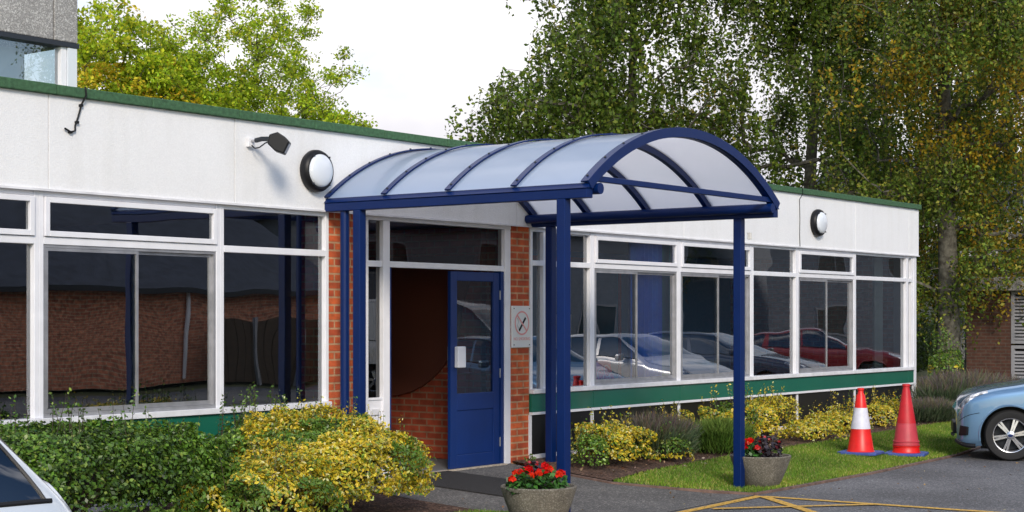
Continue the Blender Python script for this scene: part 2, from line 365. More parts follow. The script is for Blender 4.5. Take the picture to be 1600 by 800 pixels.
# road and verge far behind the trees
struct(sheet('road', [(25, 9), (120, 30), (120, 40), (24, 17)], -.02, 'road'))
struct(sheet('footway', [(26, 3.3), (80, 10.5), (80, 12), (26, 5)], -.02, 'road'))

# ------------------------------------------------------------------ leaf meshes
def leaves_mesh(name, P, N_, size, colr, m, parent=None, aspect=.55, rim=None, quad=False):
    """P (n,3) centres, N_ (n,3) facing, size (n,), colr (n,3). rim: colour of the leaf margin (n,3)"""
    n = len(P); N_ = N_ / (np.linalg.norm(N_, axis=1, keepdims=True) + 1e-9)
    a = rng.normal(size=(n, 3)); a -= N_ * (a * N_).sum(1, keepdims=True); a /= np.linalg.norm(a, axis=1, keepdims=True) + 1e-9
    b = np.cross(N_, a); s = size[:, None]
    if rim is None:
        V = np.stack([P - a*s, P - b*s*aspect + N_*s*.12, P + a*s, P + b*s*aspect + N_*s*.12], 1).reshape(-1, 3)
        F = np.arange(n*4).reshape(n, 4); nv = 4; nf = 1; fl = 4
        col = np.repeat(colr, 4, 0)
        loops = F.ravel(); starts = np.arange(n) * 4; tot = np.full(n, 4)
    else:
        # six-point leaf with a centre vertex (green) and pale margin
        V = np.stack([P + N_*s*-.08, P - a*s, P - a*s*.2 - b*s*aspect, P + a*s*.5 - b*s*aspect*.8, P + a*s*1.1, P + a*s*.5 + b*s*aspect*.8, P - a*s*.2 + b*s*aspect], 1).reshape(-1, 3)
        base = np.arange(n)[:, None] * 7
        tri = np.array([[0, i, i % 6 + 1] for i in range(1, 7)]).reshape(1, -1)
        loops = (base + tri).ravel(); starts = np.arange(n * 6) * 3; tot = np.full(n * 6, 3)
        col = np.repeat(rim, 7, 0).reshape(n, 7, 3); col[:, 0] = colr; col = col.reshape(-1, 3)
    me = bpy.data.meshes.new(name)
    me.vertices.add(len(V)); me.vertices.foreach_set('co', V.astype(np.float32).ravel())
    me.loops.add(len(loops)); me.loops.foreach_set('vertex_index', loops.astype(np.int32))
    me.polygons.add(len(starts)); me.polygons.foreach_set('loop_start', starts.astype(np.int32)); me.polygons.foreach_set('loop_total', tot.astype(np.int32))
    me.update(calc_edges=True)
    at = me.color_attributes.new('Col', 'FLOAT_COLOR', 'POINT')
    at.data.foreach_set('color', np.concatenate([np.clip(col, 0, 1), np.ones((len(col), 1))], 1).astype(np.float32).ravel())
    me.materials.append(M[m]); o = bpy.data.objects.new(name, me); C.objects.link(o)
    if parent: o.parent = parent
    return o
def palette(cols, wts, n, jit=.18):
    cols = np.array(cols); idx = rng.choice(len(cols), n, p=np.array(wts) / sum(wts)); c = cols[idx]
    return c * (1 + rng.normal(0, jit, (n, 1))) * (1 + rng.normal(0, .06, (n, 3)))
def vnoise(P, scale, seed=0):
    """cheap smooth 3-D noise, ~[-1,1]"""
    r = np.random.default_rng(seed); s = np.zeros(len(P))
    for i in range(10):
        k = r.normal(size=3) * scale; s += np.sin(P @ k + r.uniform(0, 6.28))
    return s / 3.2

# ------------------------------------------------------------------ the school building
GROOM = 'building'
B = empty('school_building', (0, 0, 0), 'long white flat-roofed single-storey school building with green felt coping and green panels under the windows', 'building')
X0, X1 = 2.0, 25.25
ZS, ZT, ZB, ZC, ZF = .775, 2.217, 2.62, 3.38, 3.46      # sill, transom, fascia bottom, coping bottom, coping top
# fascia panels with thin joints
joints = [X0, 6.1, 8.05, 10.05, 14.25, 17.8, 20.97, 22.855, 24.85, X1]
for a, b in zip(joints[:-1], joints[1:]):
    MB().box(a + .003, b - .003, -.06, .02, ZB, ZC).build('fascia_panel', 'render', B, bevel=.004)
MB().box(X1 - .02, X1 + .002, .03, 8.2, ZB, ZC).build('end_fascia', 'render', B)
MB().box(X0, X1 - .02, .022, 8.1, ZB + .03, ZB + .06).build('ceiling', 'ceil', B)
MB().box(X0, X1 - .02, .025, 8.1, ZC - .25, ZC - .02).build('roof', 'felt', B)
MB().box(X0, X1, -.075, -.061, ZB - .012, ZB + .006).build('drip_bead', 'whitedirty', B)
# coping felt lengths
cj = [X0, 3.1, 4.1, 5.1, 6.1, 7.1, 8.105, 9.079, 10.075, 11.039, 12.025, 13.012, 14.0, 15.0, 16.0, 17.0, 18, 19, 20, 21, 22, 23, 24.1, X1 + .03]
for i, (a, b) in enumerate(zip(cj[:-1], cj[1:])):
    e = .002 * (i % 2)
    MB().box(a, b - .006, -.10 - e, .25, ZC, ZF + e).build('coping', 'felt', B, bevel=.008)
MB().box(X1 - .2, X1 + .035, .26, 8.2, ZC, ZF).build('end_coping', 'felt', B)
# walls and floor behind the glazing
MB().box(X0, X1, 7.95, 8.2, -.1, ZB).build('rear_wall', 'brickopp', B)
MB().box(X1 - .06, X1, .35, 7.9, -.1, ZB).build('end_wall', 'brickopp', B)
MB().box(X0 - .1, X0, 0, 8.2, -.1, ZC).build('end_wall', 'brickopp', B)
MB().box(X0, X1 - .1, .1, 7.9, -.12, 0.005).build('floor', 'carpet', B)
MB().box(11.35, 11.45, .12, 7.9, 0.01, ZB).build('partition_wall', 'interior', B)
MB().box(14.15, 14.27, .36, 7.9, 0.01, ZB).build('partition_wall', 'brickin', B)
MB().box(14.3, X1 - .1, 3.4, 3.5, 0.01, ZB).build('partition_wall', 'roomblue', B)
MB().box(X0, 11.3, 5.2, 5.3, 0.01, ZB).build('partition_wall', 'interior', B)
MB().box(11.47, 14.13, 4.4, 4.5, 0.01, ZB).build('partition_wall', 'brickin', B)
MB().box(X0, 11.3, .05, .22, .02, ZS - .03).build('dwarf_wall', 'black', B)
MB().box(14.54, X1 - .1, .05, .22, .02, ZS - .03).build('dwarf_wall', 'black', B)
# brick piers
MB().box(11.30, 11.83, -.02, .34, gz(0) - .05, ZB - .004).build('brick_pier', 'brick', B, bevel=.003)
MB().box(14.205, 14.53, -.02, .34, gz(0) - .05, ZB - .004).build('brick_pier', 'brick', B, bevel=.003)

def rect_frame(mb, x0, x1, z0, z1, t, y0, y1, tb=None):
    tb = tb or t
    mb.box(x0, x0 + t, y0, y1, z0, z1); mb.box(x1 - t, x1, y0, y1, z0, z1)
    mb.box(x0 + t, x1 - t, y0, y1, z0, z0 + tb); mb.box(x0 + t, x1 - t, y0, y1, z1 - t, z1)
def pane(x0, x1, z0, z1, y, parent, m='glass', name='pane'):
    mb = MB(); mb.add([(x0, y, z0), (x1, y, z0), (x1, y, z1), (x0, y, z1)], [(0, 1, 2, 3)])
    return mb.build(name, m, parent, fix=False)
def bay(x0, x1, top='fixed', bottom='fixed', split=None):
    """window bay between mullion centres x0 and x1"""
    h = .045
    mb = MB()
    mb.box(x0, x0 + h, -.03, .05, ZS + .03, ZB - .006); mb.box(x1 - h, x1, -.03, .05, ZS + .03, ZB - .006)
    mb.box(x0 + h, x1 - h, -.032, .05, ZT - .03, ZT + .03)
    mb.box(x0 + h, x1 - h, -.025, .05, ZB - .05, ZB - .006)
    wdw = mb.build('window', 'white', B, bevel=.004)
    a, b = x0 + h, x1 - h
    # sill
    s = MB(); s.box(x0 + .001, x1 - .001, -.075, .05, ZS - .02, ZS + .03); s.build('sill', 'whitedirty', wdw, bevel=.004)
    if top == 'sash':
        s = MB(); rect_frame(s, a + .004, b - .004, ZT + .034, ZB - .054, .045, -.05, .015); s.build('sash', 'white', wdw, bevel=.004)
        pane(a + .045, b - .045, ZT + .075, ZB - .09, -.02, wdw)
    else:
        pane(a, b, ZT + .03, ZB - .05, .02, wdw)
    if bottom == 'slide':
        m = split if split else (a + b) / 2
        s = MB(); rect_frame(s, a + .002, b - .002, ZS + .032, ZT - .032, .022, -.022, .045, .03); s.build('track_frame', 'alu', wdw)
        for (p, q, y) in ((a + .024, m + .02, -.012), (m - .015, b - .024, .02)):
            f = MB(); rect_frame(f, p, q, ZS + .064, ZT - .056, .024, y - .01, y + .012, .035)
            f.build('sliding_sash', 'alu', wdw); pane(p + .024, q - .024, ZS + .099, ZT - .08, y, wdw)
    else:
        pane(a, b, ZS + .03, ZT - .03, .02, wdw)
    return wdw
bay(2.0, 4.15); bay(4.15, 6.1, 'sash', 'slide'); bay(6.1, 7.98, 'sash', 'fixed')
bay(7.98, 9.905, 'sash', 'slide', 8.97); bay(9.905, 11.295)
bay(14.54, 15.77)
MB().box(14.79, 14.835, -.028, .05, ZS + .031, ZB - .052).build('mullion', 'white', B)
bay(15.77, 17.73, 'sash', 'slide', 16.745); bay(17.73, 19.65, 'sash', 'slide', 18.74); bay(19.65, 20.99)
bay(20.99, 22.89, 'sash', 'slide', 21.95); bay(22.89, 24.86); bay(24.86, 25.08)
MB().box(25.085, 25.2, -.04, .05, gz(0), ZB - .006).build('corner_post', 'white', B, bevel=.004)
MB().box(25.15, 25.21, .06, .34, gz(0), ZB - .006).build('corner_post', 'white', B, bevel=.004)
# green band and dark panels under the sills
cuts_l = [2.0, 4.15, 6.1, 7.98, 9.905, 11.295]; cuts_r = [14.54, 15.77, 17.73, 19.65, 20.99, 22.89, 24.86, 25.08]
for cuts in (cuts_l, cuts_r):
    for a, b in zip(cuts[:-1], cuts[1:]):
        MB().box(a + .003, b - .003, -.045, .02, .55, ZS - .024).build('green_panel', 'green', B, bevel=.003)
        MB().box(a + .025, b - .025, -.02, .02, .075, .515).build('dark_panel', 'black', B)
        MB().box(a + .002, b - .002, -.06, .03, .518, .547).build('panel_rail', 'white', B, bevel=.003)
        MB().box(a + .002, b - .002, -.035, .03, .01, .072).build('base_rail', 'whitedirty', B, bevel=.003)
    for a in cuts:
        MB().box(a - .023, a + .023, -.033, .03, .073, .517).build('panel_mullion', 'white', B)

# entrance screen: X 11.83 .. 14.205, doorway 12.20 .. 14.10
E0, E1 = 11.832, 14.203
mb = MB()
mb.box(E0, E0 + .06, 0, .09, gz(0), ZB - .05); mb.box(12.10, 12.20, -.01, .09, gz(0), ZB - .05); mb.box(14.10, E1, -.01, .09, gz(0), ZB - .05)
mb.box(E0, E1, -.015, .09, ZB - .049, ZB - .004)
mb.box(E0 + .06, 12.10, 0, .09, 2.11, 2.17); mb.box(12.20, 14.10, 0, .09, 2.11, 2.17)
mb.box(E0 + .06, 12.10, 0, .09, .785, .81); mb.box(E0 + .06, 12.10, 0, .09, .54, .565)
mb.box(12.2, 14.1, .0, .09, -.05, .0)
ES = mb.build('entrance_screen', 'white', B, bevel=.004)
pane(E0 + .06, 12.10, 2.17, ZB - .05, .04, ES, 'darkglass'); pane(12.20, 14.10, 2.17, ZB - .05, .04, ES, 'darkglass')
pane(E0 + .06, 12.10, .81, 2.11, .04, ES, 'darkglass')
MB().box(E0 + .06, 12.10, .01, .06, .566, .784).build('letter_panel', 'white', ES)
MB().box(11.93, 12.05, -.006, .009, .64, .70).build('letter_flap', 'whitedirty', ES, bevel=.003)
MB().box(E0 + .06, 12.10, .01, .06, .0, .539).build('lower_panel', 'bluedoor', ES)
MB().box(12.20, 12.235, .005, .10, 0, 2.108).build('door_lining', 'bluedoor', B)
MB().box(14.045, 14.099, .005, .10, 0, 2.108).build('door_lining', 'bluedoor', B)
def leaf(x0, x1, handle_x):
    t = .105; y0, y1 = .02, .065
    mb = MB(); z0, z1 = .01, 2.095
    mb.box(x0, x0 + t, y0, y1, z0, z1); mb.box(x1 - t, x1, y0, y1, z0, z1)
    mb.box(x0 + t, x1 - t, y0, y1, z1 - .10, z1); mb.box(x0 + t, x1 - t, y0, y1, z0, z0 + .14)
    mb.box(x0 + t, x1 - t, y0, y1, .62, .80); mb.box(x0 + t, x1 - t, y0 + .010, y1 - .010, z0 + .14, .62)
    d = mb.build('door', 'bluedoor', B, bevel=.005)
    pane(x0 + t, x1 - t, .80, z1 - .10, (y0 + y1) / 2, d, 'darkglass')
    MB().box(handle_x - .015, handle_x + .12, -.035, .018, 1.075, 1.30).build('push_pad', 'white', d, bevel=.01)
    MB().box(handle_x - .012, handle_x + .05, .068, .12, 1.075, 1.30).build('pull_handle', 'alu', d, bevel=.008)
    mb = MB()
    for zz in (.25, 1.0, 1.85): mb.tube([(x1 + .003, y0 - .006, zz - .05), (x1 + .003, y0 - .006, zz + .05)], .008)
    mb.build('hinge', 'alu', d)
    return d
leaf(13.20, 14.04, 13.27)
d2 = leaf(13.20, 14.04, 13.27)          # the other leaf stands open into the lobby
d2.matrix_world = Matrix.Translation((12.24, .09, 0)) @ Matrix.Rotation(R(88), 4, 'Z') @ Matrix.Scale(-1, 4, (1, 0, 0)) @ Matrix.Translation((-14.04, 0, 0))
MB().box(12.23, 14.08, -.06, -.001, gz(0) - .05, .012).build('threshold', 'stones', B)
# brown curved sheet standing in for the arched shadow on the lobby's brick wall
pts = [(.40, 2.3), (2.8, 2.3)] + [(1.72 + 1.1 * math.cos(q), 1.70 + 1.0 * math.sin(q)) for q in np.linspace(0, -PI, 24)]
MB().prism(pts, 'x', 14.10, 14.145).build('shade_board', 'brownshade', B, bevel=.004)

# upper storey block standing back on the roof
T = empty('tower_block', (0, 2.5, 0), 'grey pebble-dashed concrete upper block with a strip window behind the flat roof', 'building')
def tb(name, m, x0, x1, y0, y1, z0, z1, par=None, bevel=0): return MB().box(x0, x1, y0, y1, z0, z1).build(name, m, par or T, bevel)
for a, b in ((-4, 0), (0.01, 4), (4.01, 8.0), (8.012, 10.035), (10.047, 10.33)):
    tb('wall', 'concrete', a, b, -.0, .25, 4.35, 8.2, bevel=.01)
tb('wall', 'concrete', 10.08, 10.33, .26, 6, 4.35, 8.2)
tb('roof', 'felt', -4, 10.0, .3, 6, 7.9, 8.1)
tb('floor', 'interior', -4, 10.2, .1, 6, 3.46, 3.52)
tb('lintel', 'darkmetal', -4, 10.34, -.01, .2, 4.30, 4.345)
tw = MB(); 
for xx in (2.0, 4.5, 7.0): tw.box(xx, xx + .08, .02, .12, 3.52, 4.298)
tw.box(10.14, 10.205, .02, .12, 3.52, 4.298)
tw.box(-4, 10.14, .02, .12, 3.46, 3.518)
tw = tw.build('window', 'white', T, bevel=.004)
pane(-4, 10.14, 3.52, 4.3, .07, tw)
tb('corner_pillar', 'lampdiff', 10.21, 10.32, .0, .2, 3.3, 4.295)
tb('side_post', 'white', 10.2, 10.3, 1.1, 1.0, 3.52, 4.345)
MB().add([(10.25, .2, 3.52), (10.25, 5.9, 3.52), (10.25, 5.9, 4.34), (10.25, .2, 4.34)], [(0, 1, 2, 3)]).build('side_pane', 'glass', T, fix=False)
tb('blind', 'lampdiff', 9.5, 9.95, .35, .37, 3.53, 4.28)
tb('back_wall', 'ceil', -4, 8.98, 3.0, 3.1, 3.53, 4.34)

# ------------------------------------------------------------------ entrance canopy
K = empty('entrance_canopy', (12.9, -1.55, 0), 'barrel-vaulted entrance canopy with opal roof sheets on blue steel posts in front of the door', 'canopy')
def kp(mb, name, m, **k): o = mb.build(name, m, K, **k); o.location = (-12.9, 1.55, 0); return o
XL, XR, YF = 11.20, 14.60, -3.08
for xa, s in ((XL, 1), (XR, -1)):
    x_in = xa + s * .09
    mb = MB().box(min(xa, x_in), max(xa, x_in), YF, -.062, 2.61, 2.69); kp(mb, 'beam', 'blue', bevel=.006)
    a, b = sorted((xa - s * .012, xa + s * .10))
    mb = MB().prism([(a, 2.692), (b, 2.692), (b - (.05 if s < 0 else 0) , 2.745), (a + (.05 if s > 0 else 0), 2.745)], 'y', YF - .01, -.062); kp(mb, 'eaves_trim', 'blue', bevel=.004)
    mb = MB().tube([(xa + s * .165, YF - .03, 2.695), (xa + s * .165, -.065, 2.695)], .048, 20); kp(mb, 'gutter', 'blue', smooth=True)
# arch geometry
xc = (XL + XR) / 2; hw = (XR - XL) / 2 - .01; rise = .585; z_sp = 2.735
Rr = (hw * hw + rise * rise) / (2 * rise); zc_ = z_sp + rise - Rr; a0 = math.asin(hw / Rr)
def arc(r, n=40): return [(xc + r * math.sin(q), zc_ + r * math.cos(q)) for q in np.linspace(-a0, a0, n)]
def arch_skin(r0, y0, y1, n=60):
    A = arc(r0, n); mb = MB(); vs = []
    for x, z in A: vs += [(x, y0, z), (x, y1, z)]
    return mb.add(vs, [(2*i, 2*i+1, 2*i+3, 2*i+2) for i in range(n-1)])
def arch_mb(r0, r1, y0, y1, n=40):
    A = arc(r0, n); Bq = arc(r1, n); mb = MB()
    vs = []; fs = []
    for (x, z), (x2, z2) in zip(A, Bq): vs += [(x, y0, z), (x, y1, z), (x2, y1, z2), (x2, y0, z2)]
    for i in range(n - 1):
        for k in range(4): fs.append((4*i+k, 4*i+(k+1)%4, 4*i+4+(k+1)%4, 4*i+4+k))
    fs += [(0, 1, 2, 3), tuple(4*(n-1)+k for k in (3, 2, 1, 0))]
    return mb.add(vs, fs)
ribY = [-.09, -.81, -1.57, -2.31, -3.05]
for i, y in enumerate(ribY):
    rb = kp(arch_mb(Rr - .065, Rr - .008, y - .028, y + .028), 'rib', 'blue', smooth=True)
    cp = arch_mb(Rr + .008, Rr + .022, y - .032, y + .032).build('glazing_cap', 'blue', rb, smooth=True)
    st = MB()
    for q in np.linspace(-a0 * .96, a0 * .96, 12):
        c = Vector((xc + (Rr + .022) * math.sin(q), y, zc_ + (Rr + .022) * math.cos(q))); nrm = Vector((math.sin(q), 0, math.cos(q)))
        st.tube([c, c + nrm * .012], [.012, .008], 8)
    st.build('bolt', 'darkmetal', rb)
for a, b in zip(ribY[:-1], ribY[1:]):
    kp(arch_skin(Rr, b + .004, a - .004), 'roof_sheet', 'opal', smooth=True)
kp(arch_mb(Rr - .062, Rr + .024, YF - .02, YF - .004), 'front_flashing', 'blue', smooth=True)
kp(MB().box(XL + .10, XR - .10, YF + .0, YF + .045, 2.755, 2.805), 'tie_bar', 'blue', bevel=.005)
for (x, y) in ((XL + .045, -2.81), (XL + .045, -.47), (XR - .045, -.30), (XR - .045, -2.66)):
    p = kp(MB().box(x - .045, x + .045, y - .045, y + .045, gz(y) - .03, 2.612), 'post', 'blue', bevel=.008)
    MB().box(x - .085, x + .085, y - .085, y + .085, gz(y) - .002, gz(y) + .014).build('base_plate', 'blue', p, bevel=.004)
for x, y in ((XL + .06, -.27),):
    kp(MB().tube([(x, y, -.02), (x, y, 2.66)], .043, 16), 'downpipe', 'blue', smooth=True)
kp(MB().box(XR - .02, XR + .01, -2.78, -2.74, 2.40, 2.47), 'sensor', 'sign', bevel=.004)

# ------------------------------------------------------------------ wall fittings
def bulkhead(x, z, label):
    t = empty('bulkhead_lamp', (x, -.06, z), label, 'lamp', 'round bulkhead lamps on the white fascia')
    Rm = Matrix.Rotation(R(90), 4, 'X')
    MB().lathe([(.19, 0), (.20, .02), (.198, .055), (.188, .078), (.172, .092), (.157, .092), (.15, .08)], 48, M4=Rm).build('housing', 'dark', t, smooth=True)
    MB().lathe([(.156, .084), (.152, .104), (.13, .122), (.08, .134), (.03, .139), (.0001, .14)], 48, M4=Rm).build('diffuser', 'lampdiff', t, smooth=True)
    sc = MB()
    for q in (0.9, 2.2, 4.0, 5.4): sc.box(.168*math.cos(q)-.008, .168*math.cos(q)+.008, -.108, -.095, .168*math.sin(q)-.008, .168*math.sin(q)+.008)
    sc.build('screw', 'darkmetal', t)
bulkhead(11.06, 2.985, 'round black-rimmed opal wall lamp beside the left end of the canopy')
bulkhead(21.52, 2.987, 'round black-rimmed opal wall lamp on the fascia to the right of the canopy')
F = empty('floodlight', (10.22, -.06, 3.185), 'small black floodlight on a bracket arm above the left windows', 'floodlight')
MB().box(-.035, .035, -.04, 0, -.045, .035).build('wall_box', 'whitedirty', F, bevel=.006)
MB().tube([(0, -.04, 0.01), (.0, -.11, 0.0)], .012).build('spigot', 'alu', F)
MB().tube([(0, -.09, .01), (.01, -.16, .02), (.02, -.30, .012)], .022, 10).build('arm', 'darkmetal', F, smooth=True)
Rh = Matrix.Translation((.03, -.36, -.03)) @ Matrix.Rotation(R(38), 4, 'Z') @ Matrix.Scale(.95, 4) @ Matrix.Rotation(R(26), 4, 'X')
hd = MB(); 
prof = [(-.09, -.055), (-.11, .03), (-.05, .085), (.03, .075), (.09, .05), (.09, -.075), (.0, -.085)]
vs = [Rh @ Vector((x, -y, z)) for x in (-.085, .085) for y, z in prof]; n = len(prof)
hd.add(vs, [tuple(range(n))[::-1], tuple(range(n, 2*n))] + [(i, (i+1)%n, n+(i+1)%n, n+i) for i in range(n)])
hd = hd.build('head', 'dark', F, bevel=.012)
MB().add([Rh @ Vector(p) for p in ((-.07, -.092, -.06), (.07, -.092, -.06), (.07, -.092, .035), (-.07, -.092, .035))], [(0, 1, 2, 3)]).build('lens', 'alu', hd, fix=False)
MB().tube([(.0, -.04, -.03), (.0, -.08, -.06), (.0, -.14, -.055), (.01, -.2, -.02), (.02, -.27, .0)], .006, 6).build('cable', 'dark', F, smooth=True)
mb = MB(); mb.tube([(8.37, -.11, 3.47), (8.375, -.115, 3.40), (8.36, -.075, 3.33), (8.33, -.068, 3.22), (8.30, -.07, 3.15), (8.295, -.075, 3.11), (8.25, -.08, 3.095), (8.19, -.08, 3.12)], .008, 6)
for p in ((8.355, 3.32), (8.315, 3.18), (8.25, 3.095)): mb.box(p[0]-.014, p[0]+.014, -.085, -.061, p[1]-.01, p[1]+.01)
tag(mb.build('cable', 'dark', smooth=True), 'loose black cable end hanging over the green coping on the white fascia', 'cable')
mb = MB(); mb.tube([(21.0, -.11, 3.47), (21.0, -.112, 3.38), (20.985, -.068, 3.3), (21.0, -.066, 3.0), (20.99, -.066, 2.8), (21.0, -.068, 2.62)], .005, 5)
tag(mb.build('cable', 'dark', smooth=True), 'thin black cable running straight down the fascia left of the far round lamp', 'cable')

# no smoking sign
S = empty('no_smoking_sign', (14.365, -.03, 1.5), 'white no smoking sign screwed to the right brick pier', 'sign')
MB().box(-.172, .168, -.012, .008, -.225, .235).build('plate', 'sign', S, bevel=.003)
ring = MB(); 
def ringmesh(mb, r0, r1, cz, y, n=40):
    vs = []; fs = []
    for k in range(n):
        q = 2*PI*k/n; vs += [(r0*math.cos(q), y, cz + r0*math.sin(q)), (r1*math.cos(q), y, cz + r1*math.sin(q))]
    for k in range(n): a = 2*k; b = 2*((k+1) % n); fs.append((a, a+1, b+1, b))
    mb.add(vs, fs)
ringmesh(ring, .116, .134, .045, -.0145)
d = .088; ring.add([(-d-.007, -.0147, .045+d-.007), (-d+.007, -.0147, .045+d+.007), (d+.007, -.0147, .045-d+.007), (d-.007, -.0147, .045-d-.007)], [(0, 1, 2, 3)])
ring.build('prohibition_ring', 'signred', S, fix=False)
cg = MB(); cg.add([(-.062, -.0139, -.03), (-.042, -.0139, -.05), (.078, -.0139, .095), (.058, -.0139, .115)], [(0, 1, 2, 3)]); cg.build('cigarette', 'dark', S, fix=False)
sm = MB(); sm.tube([(-.055, -.0139, -.02), (-.085, -.0139, .02), (-.06, -.0139, .06), (-.085, -.0139, .10)], .004, 4); sm.build('smoke', 'signgrey', S)
fc = bpy.data.curves.new('lettering', 'FONT'); fc.body = 'NO SMOKING'; fc.size = .048; fc.align_x = 'CENTER'; fc.extrude = .0005
fo = bpy.data.objects.new('tmp', fc); C.objects.link(fo); dg = bpy.context.evaluated_depsgraph_get()
fm = bpy.data.meshes.new_from_object(fo.evaluated_get(dg)); bpy.data.objects.remove(fo)
lt = bpy.data.objects.new('lettering', fm); C.objects.link(lt); lt.parent = S; lt.location = (0, -.0136, -.145); lt.rotation_euler = (R(90), 0, 0)
fm.materials.clear(); fm.materials.append(M['signred'])
sc = MB()
for sx in (-.145, .14):
    for sz in (-.195, .205): sc.tube([(sx, -.012, sz), (sx, -.016, sz)], .007, 8)
sc.build('screw', 'darkmetal', S)

# mat in front of the door
mm = MB(); mp_ = [(12.05, -.72), (12.62, -.10), (13.60, -.10), (13.07, -.78), (12.2, -1.6), (11.5, -1.25)]
mp_ = [(11.95, -.08), (13.9, -.08), (13.65, -.62), (12.35, -1.62), (11.7, -1.3)]
mp_ = [(12.06, -.07), (13.05, -.07), (13.08, -1.0), (12.17, -1.62), (12.1, -1.62)]
vs = [(x, y, gz(y) + z) for z in (.005, .018) for x, y in mp_]; n = len(mp_)
mm.add(vs, [tuple(range(n))[::-1], tuple(range(n, 2*n))] + [(i, (i+1)%n, n+(i+1)%n, n+i) for i in range(n)])
tag(mm.build('door_mat', 'mat', bevel=.003), 'flat dark grey rubber mat lying outside the open door', 'mat')

# ------------------------------------------------------------------ things inside the right-hand room
def curtain(x0, x1, y, m, label, z0=.85, z1=2.58, folds=7):
    mb = MB(); n = folds * 8; vs = []; fs = []
    for i in range(n + 1):
        x = x0 + (x1 - x0) * i / n; yy = y + .035 * math.sin(i / 8 * 2 * PI) + .01 * math.sin(i * 1.7)
        vs += [(x, yy, z0), (x, yy, z1), (x, yy + .006, z1), (x, yy + .006, z0)]
    for i in range(n):
        for k in range(4): fs.append((4*i+k, 4*i+(k+1)%4, 4*i+4+(k+1)%4, 4*i+4+k))
    mb.add(vs, fs); o = mb.build('curtain', m, smooth=True); return tag(o, label, 'curtain', 'curtains inside the windows')
curtain(16.95, 17.65, .2, 'bluecloth', 'bright blue curtain inside the window right of the red bag', .45)
curtain(17.62, 17.86, .21, 'tealcloth', 'narrow teal curtain between the blue and the cream curtains', .45, folds=3)
curtain(17.87, 18.2, .22, 'creamcloth', 'cream curtain edge beside the teal curtain', .45, folds=3)
curtain(14.6, 14.86, .4, 'bluecloth', 'narrow blue curtain just right of the brick pier', .3, folds=3)
curtain(24.55, 24.8, .4, 'creamcloth', 'pale curtain inside the last window at the far corner', .5, folds=3)
D = empty('display_board', (18.2, 1.6, 0), 'large dark teal display board edged in red inside the room behind the red bag', 'display board')
MB().box(-2.3, .6, 0, .05, .75, 2.35).build('panel', 'board', D)
f = MB(); rect_frame(f, -2.36, .66, .69, 2.41, .06, -.015, .055); f.build('border', 'redtrim', D)
MB().box(-.9, -.55, -.02, -.002, 1.2, 1.65).build('paper', 'sign', D)
BG = empty('gift_bag', (16.20, .15, .80), 'crumpled pink-red fabric bag with pale swirls on the inner window sill', 'bag')
bm_ = MB(); n = 14; m_ = 8; vs = []; fs = []
for j in range(m_ + 1):
    tz = j / m_
    for i in range(n):
        q = 2*PI*i/n; sx = .24 * (1 - .10*tz); sy = .075 * (1 - .6*tz)
        cxx = abs(math.cos(q)) ** .5 * math.copysign(1, math.cos(q)); cyy = abs(math.sin(q)) ** .5 * math.copysign(1, math.sin(q))
        vs.append((cxx*sx + .012*math.sin(7*tz+i), cyy*sy + .012*math.sin(5*q+4*tz), tz*.27 + (.025*math.sin(3*q) if j == m_ else 0)))
for j in range(m_):
    for i in range(n): fs.append((j*n+i, j*n+(i+1)%n, (j+1)*n+(i+1)%n, (j+1)*n+i))
fs.append(tuple(range(n))[::-1]); bm_.add(vs, fs); bg_o = bm_.build('bag_body', 'pink', BG, smooth=True)
sw = MB()
for cx, cz, r in ((-.1, .12, .06), (.06, .16, .07), (.0, .07, .045), (.15, .09, .05)):
    sw.tube([(cx + r*math.cos(q)*(1-.05*i/3), -.082 + .02*(cz + r*math.sin(q))/.27*2, cz + r*math.sin(q)) for i, q in enumerate(np.linspace(.5, 5.6, 16))], .006, 5)
sw.build('print', 'pinkprint', BG)

